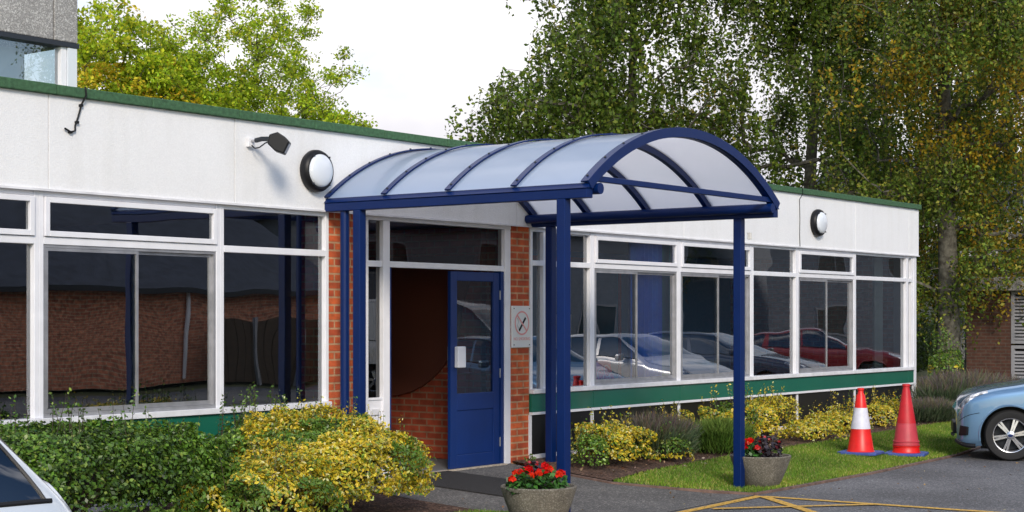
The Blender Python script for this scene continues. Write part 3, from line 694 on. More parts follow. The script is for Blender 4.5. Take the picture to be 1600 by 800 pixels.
# ------------------------------------------------------------------ planters, flowers, cones
def planter(x, y, r, h, label, seedv, flowers):
    z0 = gz(y)
    t = empty('planter', (x, y, z0), label, 'planter', 'round cast stone planters by the canopy posts')
    MB().lathe([(r*.52, 0), (r*.56, .01), (r*.72, h*.30), (r*.88, h*.65), (r*.985, h*.93), (r, h*.975), (r*.985, h), (r*.93, h), (r*.90, h*.96), (r*.86, h*.84), (.0001, h*.84)], 64).build('bowl', 'stone', t, smooth=True)
    MB().lathe([(r*.885, h*.845), (r*.5, h*.90), (r*.2, h*.93), (.0001, h*.93)], 32).build('compost', 'compost', t, smooth=True)
    # the plants growing in it
    lr = np.random.default_rng(seedv)
    for (name, label2, cat, dx, dy, rad, hh, kind) in flowers:
        p = empty(name, (x + dx, y + dy, z0 + h*.88), label2, cat)
        n = 260 if kind != 'dark' else 330
        a = lr.uniform(0, 2*PI, n); rr = rad * np.sqrt(lr.uniform(0, 1, n)); zz = lr.uniform(.0, 1, n) * hh * (1 - .5*(rr/rad)**2)
        P = np.stack([rr*np.cos(a), rr*np.sin(a), zz], 1); N_ = lr.normal(size=(n, 3)) * .6 + np.stack([np.cos(a)*.5, np.sin(a)*.5, np.ones(n)], 1)
        if kind == 'dark': col = palette([(.018, .012, .016), (.04, .035, .045), (.10, .015, .02)], [4, 2, 1], n)
        else: col = palette([(.03, .10, .015), (.06, .18, .03), (.02, .06, .012)], [3, 2, 2], n)
        leaves_mesh('foliage', P, N_, lr.uniform(.018, .034, n), col, 'leafthick', p, aspect=.7)
        # blooms: layered petals
        nb = 9 if kind == 'red' else 7
        BP = []; BN = []; BC = []; BS = []
        for k in range(nb):
            q = lr.uniform(0, 2*PI); rr = rad * lr.uniform(.1, .95); c = np.array([rr*math.cos(q), rr*math.sin(q), hh * (1.02 - .45*(rr/rad)**2) * lr.uniform(.75, 1.05)])
            base = [(.75, .004, .003), (.85, .03, .004), (.60, .002, .004)][k % 3] if kind == 'red' else [(.45, .01, .015), (.7, .12, .14)][k % 2]
            br = .042 if kind == 'red' else .018
            for j in range(22):
                d = lr.normal(size=3); d /= np.linalg.norm(d); d[2] = abs(d[2]) * .8
                BP.append(c + d * br * .62); BN.append(d + lr.normal(size=3) * .35); BC.append(np.array(base) * lr.uniform(.7, 1.15)); BS.append(br * lr.uniform(.45, .7))
        leaves_mesh('blooms', np.array(BP), np.array(BN), np.array(BS), np.array(BC), 'petal', p, aspect=.85)
    return t
planter(10.75, -2.91, .315, .375, 'shallow grey stone bowl planter in front of the near left canopy post', 3,
  [('begonia', 'red begonia at the left side of the near planter', 'flowering plant', -.19, .03, .13, .20, 'red'),
   ('begonia', 'bright orange-red begonia with green leaves at the middle of the near planter', 'flowering plant', .0, -.10, .15, .21, 'red'),
   ('bedding_plant', 'dark purple-leaved plant at the back of the near planter', 'plant', .07, .1, .15, .24, 'dark')])
planter(14.86, -2.74, .315, .34, 'stone bowl planter on the grass behind the right front canopy post', 5,
  [('begonia', 'red begonia beside the right front canopy post', 'flowering plant', -.13, .06, .12, .20, 'red'),
   ('bedding_plant', 'dark-leaved bedding plant with small pinkish red blooms in the far planter', 'plant', .05, -.04, .17, .26, 'dark')])
def twiglet(name, x, y, z, n, h, label):
    t = empty(name, (x, y, z), label, 'plant'); mb = MB(); P = []
    for k in range(n):
        q = rng.uniform(0, 6.28); e = Vector((math.cos(q)*.12*h*1.5, math.sin(q)*.12*h*1.5, h*rng.uniform(.6, 1)))
        pts = [Vector((0,0,0)), e*.5 + Vector((0,0,.03)), e]; mb.tube(pts, [.004, .003, .0015], 5)
        for s in np.linspace(.25, 1, 14): 
            for _ in range(2): P.append(np.array(e)*s + rng.normal(size=3)*.018)
    mb.build('stem', 'twig', t); P = np.array(P)
    leaves_mesh('foliage', P, rng.normal(size=P.shape), rng.uniform(.012, .022, len(P)), palette([(.10, .16, .03), (.30, .28, .05), (.06, .10, .02)], [3, 1, 2], len(P)), 'leafthick', t)
twiglet('sprig', 14.35, -.75, gz(-.75), 9, .55, 'spindly green sprig growing between the brick pier and the rear canopy post')
twiglet('sprig', 13.85, -.55, gz(-.55), 5, .2, 'little weed at the foot of the right brick pier')

def cone(x, y, kind, label, rz, s=1.0):
    z0 = gz(y) + .03
    t = empty('traffic_cone', (x, y, z0), label, 'traffic cone', 'tall traffic cones on the grass', rz); t.scale = (s, s, s)
    b = .25; o_ = .07
    poly = [(-b, -b+o_), (-b+o_, -b), (b-o_, -b), (b, -b+o_), (b, b-o_), (b-o_, b), (-b+o_, b), (-b, b-o_)]
    MB().prism(poly, 'z', 0, .035).build('base', 'coneblue', t, bevel=.008)
    def rad(z): return .165 - (.165 - .045) * (z - .035) / (.80 - .035)
    if kind == 'white':
        MB().lathe([(rad(.035)+.012, .036), (rad(.05), .055), (rad(.32), .32)], 40).build('lower_body', 'conered', t, smooth=True)
        MB().lathe([(rad(.32)+.004, .321), (rad(.585)+.003, .585)], 40).build('reflective_sleeve', 'conewhite', t, smooth=True)
        MB().lathe([(rad(.585), .586), (rad(.74), .74), (.036, .77), (.034, .80), (.043, .805), (.043, .83), (.030, .835), (.026, .835)], 40).build('top', 'conered', t, smooth=True)
    else:
        MB().lathe([(.175, .036), (.165, .05), (.16, .10), (.168, .105), (.168, .118), (.158, .12)], 40).build('under_cone', 'conered', t, smooth=True)
        MB().lathe([(.157, .121), (.168, .125), (.168, .135), (.16, .137), (.158, .165), (.165, .168), (.165, .178), (.15, .182), (rad(.36)+.004, .40)], 40).build('lower_body', 'conerefl', t, smooth=True)
        MB().lathe([(rad(.36)+.004, .401), (.05, .80), (.043, .83), (.041, .855), (.05, .86), (.049, .885), (.036, .89), (.03, .89)], 40).build('top', 'conedull', t, smooth=True)
cone(18.68, -2.08, 'white', 'red traffic cone with a white sleeve, standing left on the grass', R(8), .985)
cone(19.14, -2.48, 'red', 'all-red stacked traffic cones without a white band, nearest the parked blue car', R(14), 1.0)
# ------------------------------------------------------------------ shrubs, lawn
def blades_mesh(name, P, D, Ln, W, colr, m, parent=None, tip=None):
    n = len(P); D = D / np.linalg.norm(D, axis=1, keepdims=True)
    s = rng.normal(size=(n, 3)); s -= D * (s * D).sum(1, keepdims=True); s /= np.linalg.norm(s, axis=1, keepdims=True)
    W = W[:, None]; Ln = Ln[:, None]; bend = s[:, [1, 0, 2]] * Ln * .12
    V = np.stack([P - s*W, P + s*W, P + D*Ln*.6 + s*W*.8 + bend*.3, P + D*Ln + bend, P + D*Ln*.6 - s*W*.8 + bend*.3], 1).reshape(-1, 3)
    me = bpy.data.meshes.new(name); me.vertices.add(n*5); me.vertices.foreach_set('co', V.astype(np.float32).ravel())
    me.loops.add(n*5); me.loops.foreach_set('vertex_index', np.arange(n*5, dtype=np.int32)); me.polygons.add(n)
    me.polygons.foreach_set('loop_start', (np.arange(n)*5).astype(np.int32)); me.polygons.foreach_set('loop_total', np.full(n, 5, np.int32)); me.update(calc_edges=True)
    col = np.repeat(colr, 5, 0).reshape(n, 5, 3)
    if tip is not None: col[:, 2:] = tip[:, None, :]
    at = me.color_attributes.new('Col', 'FLOAT_COLOR', 'POINT')
    at.data.foreach_set('color', np.concatenate([np.clip(col.reshape(-1, 3), 0, 1), np.ones((n*5, 1))], 1).astype(np.float32).ravel())
    me.materials.append(M[m]); o = bpy.data.objects.new(name, me); C.objects.link(o)
    if parent: o.parent = parent
    return o
def in_poly(P, poly):
    x, y = P[:, 0], P[:, 1]; ins = np.zeros(len(P), bool); n = len(poly)
    for i in range(n):
        x1, y1 = poly[i]; x2, y2 = poly[(i+1) % n]
        c = ((y1 > y) != (y2 > y)) & (x < (x2-x1) * (y-y1) / (y2-y1+1e-12) + x1); ins ^= c
    return ins
GZ = np.vectorize(gz)
def grass(name, poly, n, label, hmin=.02, hmax=.045):
    xs = [p[0] for p in poly]; ys = [p[1] for p in poly]
    P = np.stack([rng.uniform(min(xs), max(xs), n*2), rng.uniform(min(ys), max(ys), n*2)], 1); P = P[in_poly(P, poly)][:n]; n = len(P)
    P3 = np.concatenate([P, (GZ(P[:, 1]) + .018)[:, None]], 1)
    D = rng.normal(size=(n, 3)) * .35; D[:, 2] = 1
    nz = vnoise(P3, 1.6, 3)
    g = 1.1 * palette([(.10, .21, .02), (.15, .27, .03), (.22, .28, .05), (.34, .33, .12)], [4, 4, 2, 1.2], n); g *= (1 + .28 * nz)[:, None]
    g[:, 0] *= 1 + .25 * np.clip(nz, 0, 1)
    o = blades_mesh(name, P3, D, rng.uniform(hmin, hmax, n), rng.uniform(.002, .004, n), g, 'grassb')
    return tag(o, label, 'grass', kind='stuff')
grass('lawn_grass', lawn_poly, 95000, 'short mown grass of the verge between the flower bed and the car park')
grass('verge_grass', [(9.7, -1.95), (11.1, -1.95), (11.25, -2.2), (10.9, -2.9), (9.0, -2.9)], 12000, 'short grass at the foot of the yellow bush')
# bark chips and litter on the soil
n = 900; P = np.stack([rng.uniform(13.95, 25, n), rng.uniform(-1.55, -.15, n)], 1); P = P[P[:, 1] > -1.6 + (P[:, 0] - 13.9) * .06]
P3 = np.concatenate([P, (GZ(P[:, 1]) + .04)[:, None]], 1)
o = leaves_mesh('bark_chips', P3, rng.normal(size=P3.shape) * .4 + np.array([0, 0, 1]), rng.uniform(.01, .03, len(P3)), palette([(.30, .20, .12), (.12, .06, .035), (.45, .38, .3)], [2, 4, 1], len(P3)), 'leafthick', aspect=.5)
tag(o, 'bark chips and dead leaves scattered over the flower bed soil', 'bark chips', kind='stuff')

n = 420; P = np.stack([rng.uniform(9, 22, n), rng.uniform(-6.5, -1.2, n)], 1)
P3 = np.concatenate([P, (GZ(P[:, 1]) + .035)[:, None]], 1)
o = leaves_mesh('fallen_leaves', P3, rng.normal(size=P3.shape) * .3 + np.array([0, 0, 1]), rng.uniform(.008, .02, len(P3)), palette([(.40, .26, .08), (.18, .10, .04), (.40, .36, .12)], [2, 3, 1], len(P3)), 'leafthick', aspect=.6)
tag(o, 'small dry leaves scattered over the tarmac and the lawn', 'fallen leaves', kind='stuff')
EUO_G = [(.035, .11, .015), (.06, .15, .02), (.02, .07, .01)]
EUO_Y = [(.78, .54, .025), (.88, .66, .05), (.60, .48, .035), (.36, .42, .04), (.88, .80, .36)]
HEDGE = [(.075, .155, .017), (.12, .225, .025), (.04, .085, .012), (.22, .31, .05)]
def shrub(name, label, x, y, rx, ry, h, n, size, kind, shoots=20, cat='shrub', group=None, seed=1, greenpart=0.0, lumps=.16, rz=0, shooth=.16, box=2.6):
    z0 = gz(y); t = empty(name, (x, y, z0), label, cat, group, rz)
    d = rng.normal(size=(n, 3)); d /= np.linalg.norm(d, axis=1, keepdims=True); d[:, 2] = np.where(d[:, 2] < -.35, -d[:, 2], d[:, 2])
    # boxier than an ellipsoid
    e = np.abs(d) ** .8 * np.sign(d); e /= (np.abs(e) ** box).sum(1, keepdims=True) ** (1/box)
    low = e[:, 2] < 0; hor = np.maximum(np.linalg.norm(e[:, :2], axis=1), .3); e[low, :2] /= (hor[low] ** .45)[:, None]
    lump = 1 + lumps * vnoise(e * np.array([rx, ry, h]), 4.5/max(.5, h), seed) * .8 + .06 * vnoise(e * np.array([rx, ry, h]), 14, seed + 5)
    rad = lump * (1 - np.abs(rng.normal(0, .11, n)))
    P = e * rad[:, None] * np.array([rx, ry, h * .56]) + np.array([0, 0, h * .44])
    ok = P[:, 2] > .015; P = P[ok]; dd = d[ok]
    N_ = dd + rng.normal(size=P.shape) * .75 + np.array([0, 0, .35])
    # shoots that stick out of the top
    mb = MB(); SP = []
    for k in range(shoots):
        q = rng.uniform(0, 6.28); r = math.sqrt(rng.uniform()) * .85; bx, by = r*math.cos(q)*rx, r*math.sin(q)*ry
        zt = h * (.46 + .56 * math.sqrt(max(0, 1 - r**2.6))) ; ln = rng.uniform(.4, 1.3) * shooth
        tipv = Vector((bx + rng.normal()*ln*.3, by + rng.normal()*ln*.3, zt + ln)); b0 = Vector((bx, by, zt - .15))
        mb.tube([b0, (b0 + tipv)/2, tipv], [.004, .003, .0015], 4)
        for s in np.linspace(.3, 1, int(6 + ln*50)): SP.append(np.array(b0.lerp(tipv, s)) + rng.normal(size=3) * .014)
    # a few stems inside so that gaps show wood, not ground
    for k in range(14):
        q = rng.uniform(0, 6.28); r = rng.uniform(.2, .8); mb.tube([(0, 0, 0), (r*.5*rx*math.cos(q), r*.5*ry*math.sin(q), h*.3), (r*rx*math.cos(q), r*ry*math.sin(q), h*.75)], [.014, .01, .004], 5)
    mb.build('stem', 'twig', t)
    ns = len(SP)
    if ns: SP = np.array(SP); P = np.concatenate([P, SP]); N_ = np.concatenate([N_, rng.normal(size=SP.shape) + [0, 0, .5]])
    n = len(P); S = rng.uniform(.7, 1.25, n) * size; S[n-ns:] *= .8
    if kind == 'euo':
        g = palette(EUO_G, [3, 2, 2], n); r_ = palette(EUO_Y, [4, 3, 3, 2, 1], n, .14)
        gg = (vnoise(P, 5, seed + 9) + greenpart * 2.2 - 1.15 > 0) | (rng.uniform(size=n) < .10 + .25 * greenpart)
        r_[gg] = palette([(.10, .20, .025), (.16, .25, .03), (.30, .32, .05)], [3, 3, 1], gg.sum()); 
        mixv = rng.uniform(.0, .55, (n, 1)); g = g * (1 - mixv) + r_ * mixv
        leaves_mesh('foliage', P, N_, S, g, 'leafthick', t, aspect=.5, rim=r_)
    else:
        c = palette(HEDGE, [4, 3, 3, 1], n); c *= (1 + .25 * vnoise(P, 6, seed))[:, None]
        leaves_mesh('foliage', P, N_, S, c, 'leafthick', t, aspect=.6)
    return t
GE = 'yellow variegated shrubs along the bed'
BED = dict(lumps=.34)
shrub('hedge', 'dense dark green hedge under the left windows, behind the silver car', 7.25, -1.02, 1.62, .72, .88, 46000, .019, 'green', 60, 'hedge', seed=11, lumps=.10, shooth=.22)
shrub('green_shrub', 'loose dark green bush with tall shoots rising behind the big yellow dome', 9.95, -.62, .72, .40, .80, 9500, .018, 'green', 34, 'shrub', None, 12, lumps=.2, shooth=.24)
shrub('variegated_shrub', 'large dome of yellow variegated leaves left of the doorway, the biggest yellow bush', 9.98, -1.25, .86, .70, .87, 44000, .0165, 'euo', 26, 'shrub', 'yellow variegated shrubs left of the door', 21, .18, shooth=.14, lumps=.18, box=2.3)
shrub('variegated_shrub', 'smaller yellow and green bush growing between the dark hedge and the big yellow dome', 8.85, -1.62, .60, .42, .58, 9000, .018, 'euo', 22, 'shrub', 'yellow variegated shrubs left of the door', 22, .55, shooth=.2, lumps=.3)
shrub('variegated_shrub', 'bright yellow shrub with a green left side, just right of the near canopy post', 14.98, -.82, .46, .38, .50, 4800, .019, 'euo', 12, 'shrub', GE, 31, .15, rz=.3, lumps=.32)
shrub('green_shrub', 'small plain green shrub at the left foot of the nearest bed shrub', 14.5, -.92, .15, .16, .38, 900, .018, 'green', 6, 'shrub', None, 32)
shrub('variegated_shrub', 'low little yellow tuft in front of the grey lavender', 15.85, -1.05, .22, .2, .32, 900, .017, 'euo', 5, 'shrub', GE, 33, .2, lumps=.32)
shrub('variegated_shrub', 'thin upright yellow sprigs behind the lavender against the dark panels', 16.9, -.42, .42, .2, .42, 2300, .016, 'euo', 18, 'shrub', GE, 34, .35, lumps=.32)
shrub('variegated_shrub', 'tall yellow-green shrub just left of the right front canopy post', 18.05, -.60, .44, .34, .56, 3400, .018, 'euo', 18, 'shrub', GE, 35, .2, shooth=.24, lumps=.32)
shrub('variegated_shrub', 'tallest bright yellow shrub just right of the right front canopy post', 18.95, -.62, .38, .32, .60, 3600, .018, 'euo', 16, 'shrub', GE, 36, .05, lumps=.32)
shrub('variegated_shrub', 'wide low golden shrub spilling towards the grass behind the far planter', 19.8, -.92, .55, .30, .33, 3600, .018, 'euo', 8, 'shrub', GE, 37, .02, lumps=.32)
shrub('variegated_shrub', 'airy yellow shrub with upright shoots left of the white-banded cone', 21.15, -.68, .45, .3, .32, 3000, .018, 'euo', 22, 'shrub', GE, 38, .15, shooth=.26, lumps=.32)
shrub('variegated_shrub', 'small yellow shrub right behind the white-banded cone', 22.5, -.65, .40, .3, .40, 2900, .018, 'euo', 18, 'shrub', GE, 39, .12, shooth=.2, lumps=.32)
def feathery(name, label, x, y, rx, ry, h, n, base, tips, wd=.003, cat='plant', group=None, lens=(.15, .4)):
    z0 = gz(y) + .02; t = empty(name, (x, y, z0), label, cat, group)
    q = rng.uniform(0, 6.28, n); r = np.sqrt(rng.uniform(0, 1, n)); u = rng.uniform(0, 1, n) ** .7
    P = np.stack([r*np.cos(q)*rx, r*np.sin(q)*ry, u * h * .72 * (1 - .35*r*r)], 1)
    D = np.stack([np.cos(q)*r*.7, np.sin(q)*r*.7, np.ones(n)], 1) + rng.normal(size=(n, 3)) * .28
    nz = vnoise(P, 6, int(x*10)); b = palette(base, [1]*len(base), n) * (1 + .25*nz)[:, None]; tp = palette(tips, [1]*len(tips), n)
    hi = (P[:, 2] > h * .45)[:, None]; tp = np.where(hi, tp, b)
    blades_mesh('foliage', P, D, rng.uniform(*lens, n) * h, rng.uniform(.6, 1.4, n) * wd, b, 'grassb', t, tp)
    return t
LV = [(.09, .13, .06), (.12, .15, .09), (.06, .09, .045)]; LT = [(.15, .17, .10), (.17, .12, .15), (.22, .17, .11)]
feathery('lavender', 'grey-green lavender with faded purple spikes between the first yellow shrub and the green feathery plant', 16.05, -.72, .60, .40, .56, 6500, LV, LT, .0035, cat='lavender')
feathery('feathery_plant', 'bright green feathery low plant beside the lavender', 17.15, -.95, .42, .34, .48, 5200, [(.08, .16, .025), (.10, .18, .03), (.05, .10, .015)], [(.17, .25, .05), (.13, .2, .04)], .004)
feathery('lavender', 'large grey-brown lavender clump at the far corner of the building behind the red cone', 24.2, -.65, .75, .4, .40, 8000, LV, LT, .004, cat='lavender')
feathery('lavender', 'lavender clump beyond the building corner, behind the nose of the blue car', 26.6, -.3, 1.7, .8, .75, 11000, LV, LT, .005, cat='lavender')
shrub('sapling', 'small yellow-green leafy sapling growing by the building corner in front of the birch trunk', 30.5, 1.6, .35, .35, 1.0, 1300, .03, 'euo', 14, 'shrub', None, 41, .9, shooth=.4)

# ------------------------------------------------------------------ trees
def tree(name, label, bx, by, H, tr, env, ncl, pal, wts, style, seed, cat='tree', group=None, lean=(0, 0), gap=-.35, zmin=3.0, lsize=.04, nleaf=16, hue=None, z0=-.05, fork=None):
    r_ = np.random.default_rng(seed); t = empty(name, (bx, by, z0), label, cat, group)
    nodes = []; par = []
    K_ = 14
    for i in range(K_):
        f_ = i / (K_ - 1); z = H * (.50 if style == 'fan' else .86) * f_
        nodes.append(np.array([lean[0]*f_*f_ + .12*math.sin(5*f_+seed)*f_, lean[1]*f_*f_ + .12*math.cos(4*f_+seed)*f_, z])); par.append(i - 1)
    ntr = K_
    # target points inside the crown's ellipsoids
    T_ = []
    tries = 0
    while len(T_) < ncl and tries < 200:
        tries += 1; e = env[r_.integers(len(env))]; d = r_.normal(size=(400, 3)); d /= np.linalg.norm(d, axis=1, keepdims=True)
        q = d * (r_.uniform(.12, 1, (400, 1)) ** .45) * np.array(e[3:6]) + np.array(e[:3]); q = q[q[:, 2] > zmin]
        q = q[vnoise(q, 1.1, seed) > gap]; T_ += list(q[:40])
    T_ = np.array(T_[:ncl]); axis = np.array([lean[0]*.4, lean[1]*.4]); T_ = T_[np.argsort(np.hypot(T_[:, 0]-axis[0], T_[:, 1]-axis[1]) + .15*np.abs(T_[:, 2]-H*.4))]
    A = np.zeros((ntr + len(T_) * 2, 3)); A[:ntr] = nodes; cnt = ntr; first = max(2, int(K_ * .18))
    for p in T_:
        dv = A[first:cnt] - p; ds = np.linalg.norm(dv, axis=1) + np.clip(dv[:, 2] + (.35 if style == 'fan' else .0) * np.hypot(dv[:, 0], dv[:, 1]), 0, 9) * (2.5 if style == 'fan' else 1.3)
        j = first + int(np.argmin(ds)); a = A[j]; mid = (a + p) / 2 + r_.normal(size=3) * .06 * np.linalg.norm(p - a); mid[2] += (-.06 if style == 'fan' else .10) * np.linalg.norm(p - a)
        A[cnt] = mid; par.append(j); A[cnt+1] = p; par.append(cnt); cnt += 2
    par = np.array(par); load = np.ones(cnt)
    for i in range(cnt - 1, 0, -1): load[par[i]] += load[i]
    rad = tr * (load / load[first]) ** .52 ; rad = np.clip(rad, .006, None)
    # trunk
    mt = MB(); pts = [A[i] for i in range(ntr)]; tz = [tr * (1.25 if i == 0 else 1.0 - .07*i) for i in range(ntr)]
    mt.tube([(p[0], p[1], p[2]) for p in pts], [max(.03, min(tz[i], max(rad[i], tz[i]*.6))) for i in range(ntr)], 12)
    mt.build('trunk', 'bark', t, smooth=True)
    mbr = MB()
    for i in range(ntr, cnt):
        a = A[par[i]]; b = A[i]; ra = min(rad[par[i]], rad[i]*1.5, tr*.55); mbr.tube([tuple(a), tuple(b)], [ra, min(rad[i], tr*.5)], 5 if rad[i] > .03 else 3, cap=False)
    if len(mbr.v): mbr.build('branch', 'bark' if style == 'birch' else 'twig', t, fix=False)
    tips = A[ntr+1:cnt:2]; LP = []; tw = MB(); clump = []
    for ci, c in enumerate(tips):
        if style == 'birch':
            for s in range(6):
                o_ = r_.normal(size=3) * np.array([.22, .22, .15]); ln = r_.uniform(.35, 1.15); sway = r_.normal(size=2) * .12
                k = int(nleaf * (.6 + ln * .6)); s_ = np.linspace(0, 1, k)
                q = c + o_ + np.stack([sway[0]*s_**2 + .05*r_.normal(size=k), sway[1]*s_**2 + .05*r_.normal(size=k), .12*np.sin(s_*3)-ln*s_], 1) + r_.normal(size=(k, 3)) * .03
                LP.append(q); clump += [ci] * k
                if s < 2: tw.tube([tuple(c), tuple(c+o_), tuple(c+o_+[sway[0], sway[1], -ln])], [.008, .005, .003], 3, cap=False)
        else:
            k = nleaf * 4; q = r_.normal(size=(k, 3)); q /= np.linalg.norm(q, axis=1, keepdims=True); q = c + q * (r_.uniform(0, 1, (k, 1)) ** .5) * np.array([.30, .30, .22]) * r_.uniform(.7, 1.25)
            LP.append(q); clump += [ci] * k
            for s in range(3):
                e = q[r_.integers(k)]; tw.tube([tuple(c), tuple(e)], [.007, .003], 3, cap=False)
    tw.build('twigs', 'twig', t, fix=False)
    LP = np.concatenate(LP); n = len(LP); N_ = rng.normal(size=(n, 3)) + (np.array([0, 0, .2]) if style == 'birch' else np.array([0, 0, .8]))
    cj = (1 + r_.normal(0, .16, (len(tips), 1)))[clump]
    col = palette(pal, wts, n, .2) * cj
    if hue is not None:
        hz = vnoise(LP, .7, seed + 3) + hue[1]; mk = (hz > .3) & (r_.uniform(size=n) < .55); col[mk] = palette([hue[0], tuple(np.array(hue[0]) * [.8, .7, .6])], [2, 1], mk.sum())
    leaves_mesh('crown', LP, N_, r_.uniform(.7, 1.3, n) * lsize, col, 'leaf', t, aspect=.62)
    return t
BP_ = [(.10, .165, .02), (.15, .22, .028), (.22, .28, .04), (.06, .10, .016), (.34, .33, .05)]
GB = 'tall birches behind the building'
OR = (.48, .34, .025)
b1 = tree('birch_tree', 'drooping dark green birch furthest left, rising behind the canopy roof', 32.0, 9.9, 13.0, .24, [(0, 0, 7.5, 3.6, 3.2, 4.4), (-1.4, .8, 6.0, 2.6, 2.4, 3.0), (0, 0, 10.5, 2.6, 2.5, 2.6)], 620, BP_, [4, 4, 2, 3, .4], 'birch', 5, 'tree', GB, gap=-.2, zmin=3.2, nleaf=16, lsize=.056)
b2 = tree('birch_tree', 'green birch rising behind the roof right of the canopy arch', 36.6, 7.8, 13.5, .25, [(0, 0, 7.5, 3.8, 3.2, 4.6), (0, 0, 10.5, 2.8, 2.5, 2.8)], 500, BP_, [4, 4, 2, 3, .6], 'birch', 8, 'tree', GB, lean=(.8, -.5), gap=-.05, zmin=3.0, nleaf=17, lsize=.058, hue=(OR, -.6))
b5 = tree('birch_tree', 'slim birch standing between the forked birch and the thick-trunked birch', 42.5, 8.2, 13.0, .2, [(0, 0, 7, 3.6, 3.2, 5.0)], 320, BP_, [4, 4, 3, 2, .8], 'birch', 15, 'tree', GB, gap=-.05, zmin=2.4, nleaf=15, lsize=.055, hue=(OR, -.2))
b3 = tree('birch_tree', 'large weeping birch with a rough thick trunk to the right of the building corner', 33.9, 2.9, 13.5, .27, [(.2, 0, 6.5, 3.3, 3.0, 4.6), (0, 0, 10, 2.8, 2.5, 3.2), (.4, .4, 3.9, 3.0, 2.8, 2.2), (-1.3, -.7, 6.0, 1.8, 1.8, 3.6)], 700, BP_, [3, 3, 3, 2, 2.4], 'birch', 23, 'tree', GB, lean=(-.25, .1), gap=-.2, zmin=2.1, nleaf=17, lsize=.044, hue=(OR, -.1))
b4 = tree('birch_tree', 'yellowing birch at the right edge of the view, behind the brick shed', 40.5, 3.2, 12.5, .22, [(0, 0, 6.5, 3.5, 3.0, 4.6)], 380, BP_, [2, 3, 3, 1, 3], 'birch', 31, 'tree', GB, gap=-.4, zmin=2.7, nleaf=15, lsize=.05, hue=(OR, .05))
MP = [(.30, .42, .02), (.42, .55, .03), (.20, .31, .02), (.58, .60, .04)]
GM = 'bright yellow-green trees behind the flat roof at the left'
tree('maple_tree', 'bright green fan-branched tree behind the roof above the left windows', 24.1, 14.6, 8.9, .16, [(0, 0, 6.3, 2.7, 2.6, 2.7), (.3, 0, 5.0, 3.4, 2.4, 1.7), (-1.9, 0, 5.4, 1.6, 1.8, 1.9)], 900, MP, [4, 4, 2, 2], 'fan', 44, 'tree', GM, zmin=4.3, nleaf=26, lsize=.038, gap=-3, hue=((.75, .58, .03), -.35))
tree('maple_tree', 'smaller yellowing tree right beside the grey concrete upper block', 21.2, 15.9, 8.0, .14, [(0, 0, 6.2, 2.4, 2.2, 2.0), (-1.2, 0, 5.3, 2.2, 2.0, 1.3)], 420, MP, [2, 4, 1, 4], 'fan', 47, 'tree', GM, zmin=4.2, nleaf=26, lsize=.045, gap=-3, hue=((.78, .62, .05), -.25))
# trees across the car park, seen mirrored in the glass
for (x, y, src, lab) in ((38, -32, b1, 'birch across the car park beside the brick bungalow'), (58, -26, b2, 'birch across the car park near the far dark-roofed house'), (75, -16, b5, 'birch furthest away down the car park side'), (49, -34, b3, 'weeping birch across the car park between the bungalow and the far house')):
    c = copy_tree(src); c.location = (x, y, -.15); c['label'] = lab; c['group'] = 'trees across the car park'; c.rotation_euler = (0, 0, x)
# distant leafy mass and the hedge behind the railings
def mass(name, label, n, fn, size, cat, kind=None):
    P = fn(n); N_ = rng.normal(size=P.shape); c = palette([(.035, .06, .012), (.055, .09, .015), (.02, .035, .008)], [3, 2, 2], len(P)) * (1 + .3*vnoise(P, .8, 2))[:, None]
    o = leaves_mesh(name, P, N_, rng.uniform(.6, 1.4, len(P)) * size, c, 'leaf', aspect=.6); return tag(o, label, cat, kind=kind)
def far(n):
    a = rng.uniform(0, 1, n); x = 48 + 50*a; y = 40 - 8*a + rng.normal(size=n)*2; top = 6.5 + 1.6*np.sin(a*23) + 1.1*np.sin(a*51+1)
    return np.stack([x, y, rng.uniform(0, 1, n) ** .8 * top], 1)
mass('distant_trees', 'far-off band of dark trees beyond the road', 26000, far, .20, 'trees', 'stuff')
def hdg(n):
    a = rng.uniform(0, 1, n); return np.stack([36 + 20*a + rng.normal(size=n)*.15, 6.6 + 5.5*a + rng.normal(size=n)*.4, rng.uniform(0, 1, n) * (1.5 + .25*np.sin(a*30))], 1)
mass('roadside_hedge', 'dark hedge beyond the wire fence behind the thick birch trunk', 15000, hdg, .06, 'hedge')
mb = MB()
for i in range(150):
    x = 37.5 + i * .05 * 2; mb.box(x, x + .006, 4.6 + i*.0273, 4.606 + i*.0273, -.05, 1.75)
for z in np.arange(.1, 1.75, .2): mb.tube([(37.5, 4.6, z), (52.4, 8.7, z)], .008, 4)
WF = empty('wire_fence', (37.5, 4.6, 0), 'grey weldmesh fence beside the road behind the birch', 'fence')
o = mb.build('mesh_panel', 'wire', WF); o.location = (-37.5, -4.6, 0)
for x in (37.5, 40.4, 43.3, 46.2, 49.1): MB().box(x-37.54, x-37.46, (x-37.5)*.273-.04, (x-37.5)*.273+.04, -.05, 1.85).build('post', 'wire', WF)
tag(MB().box(26.55, 26.67, .6, .72, -.05, 1.25).build('timber_post', 'wood', bevel=.01), 'short brown timber post just beyond the far corner of the building', 'post')
tag(MB().box(37.1, 37.16, 3.6, 3.66, -.05, 1.15).prism([(37.07, 3.57), (37.19, 3.57), (37.19, 3.69), (37.07, 3.69)], 'z', 1.15, 1.2).build('marker_post', 'alu'), 'thin pale grey post between the birch trunk and the brick shed', 'post')

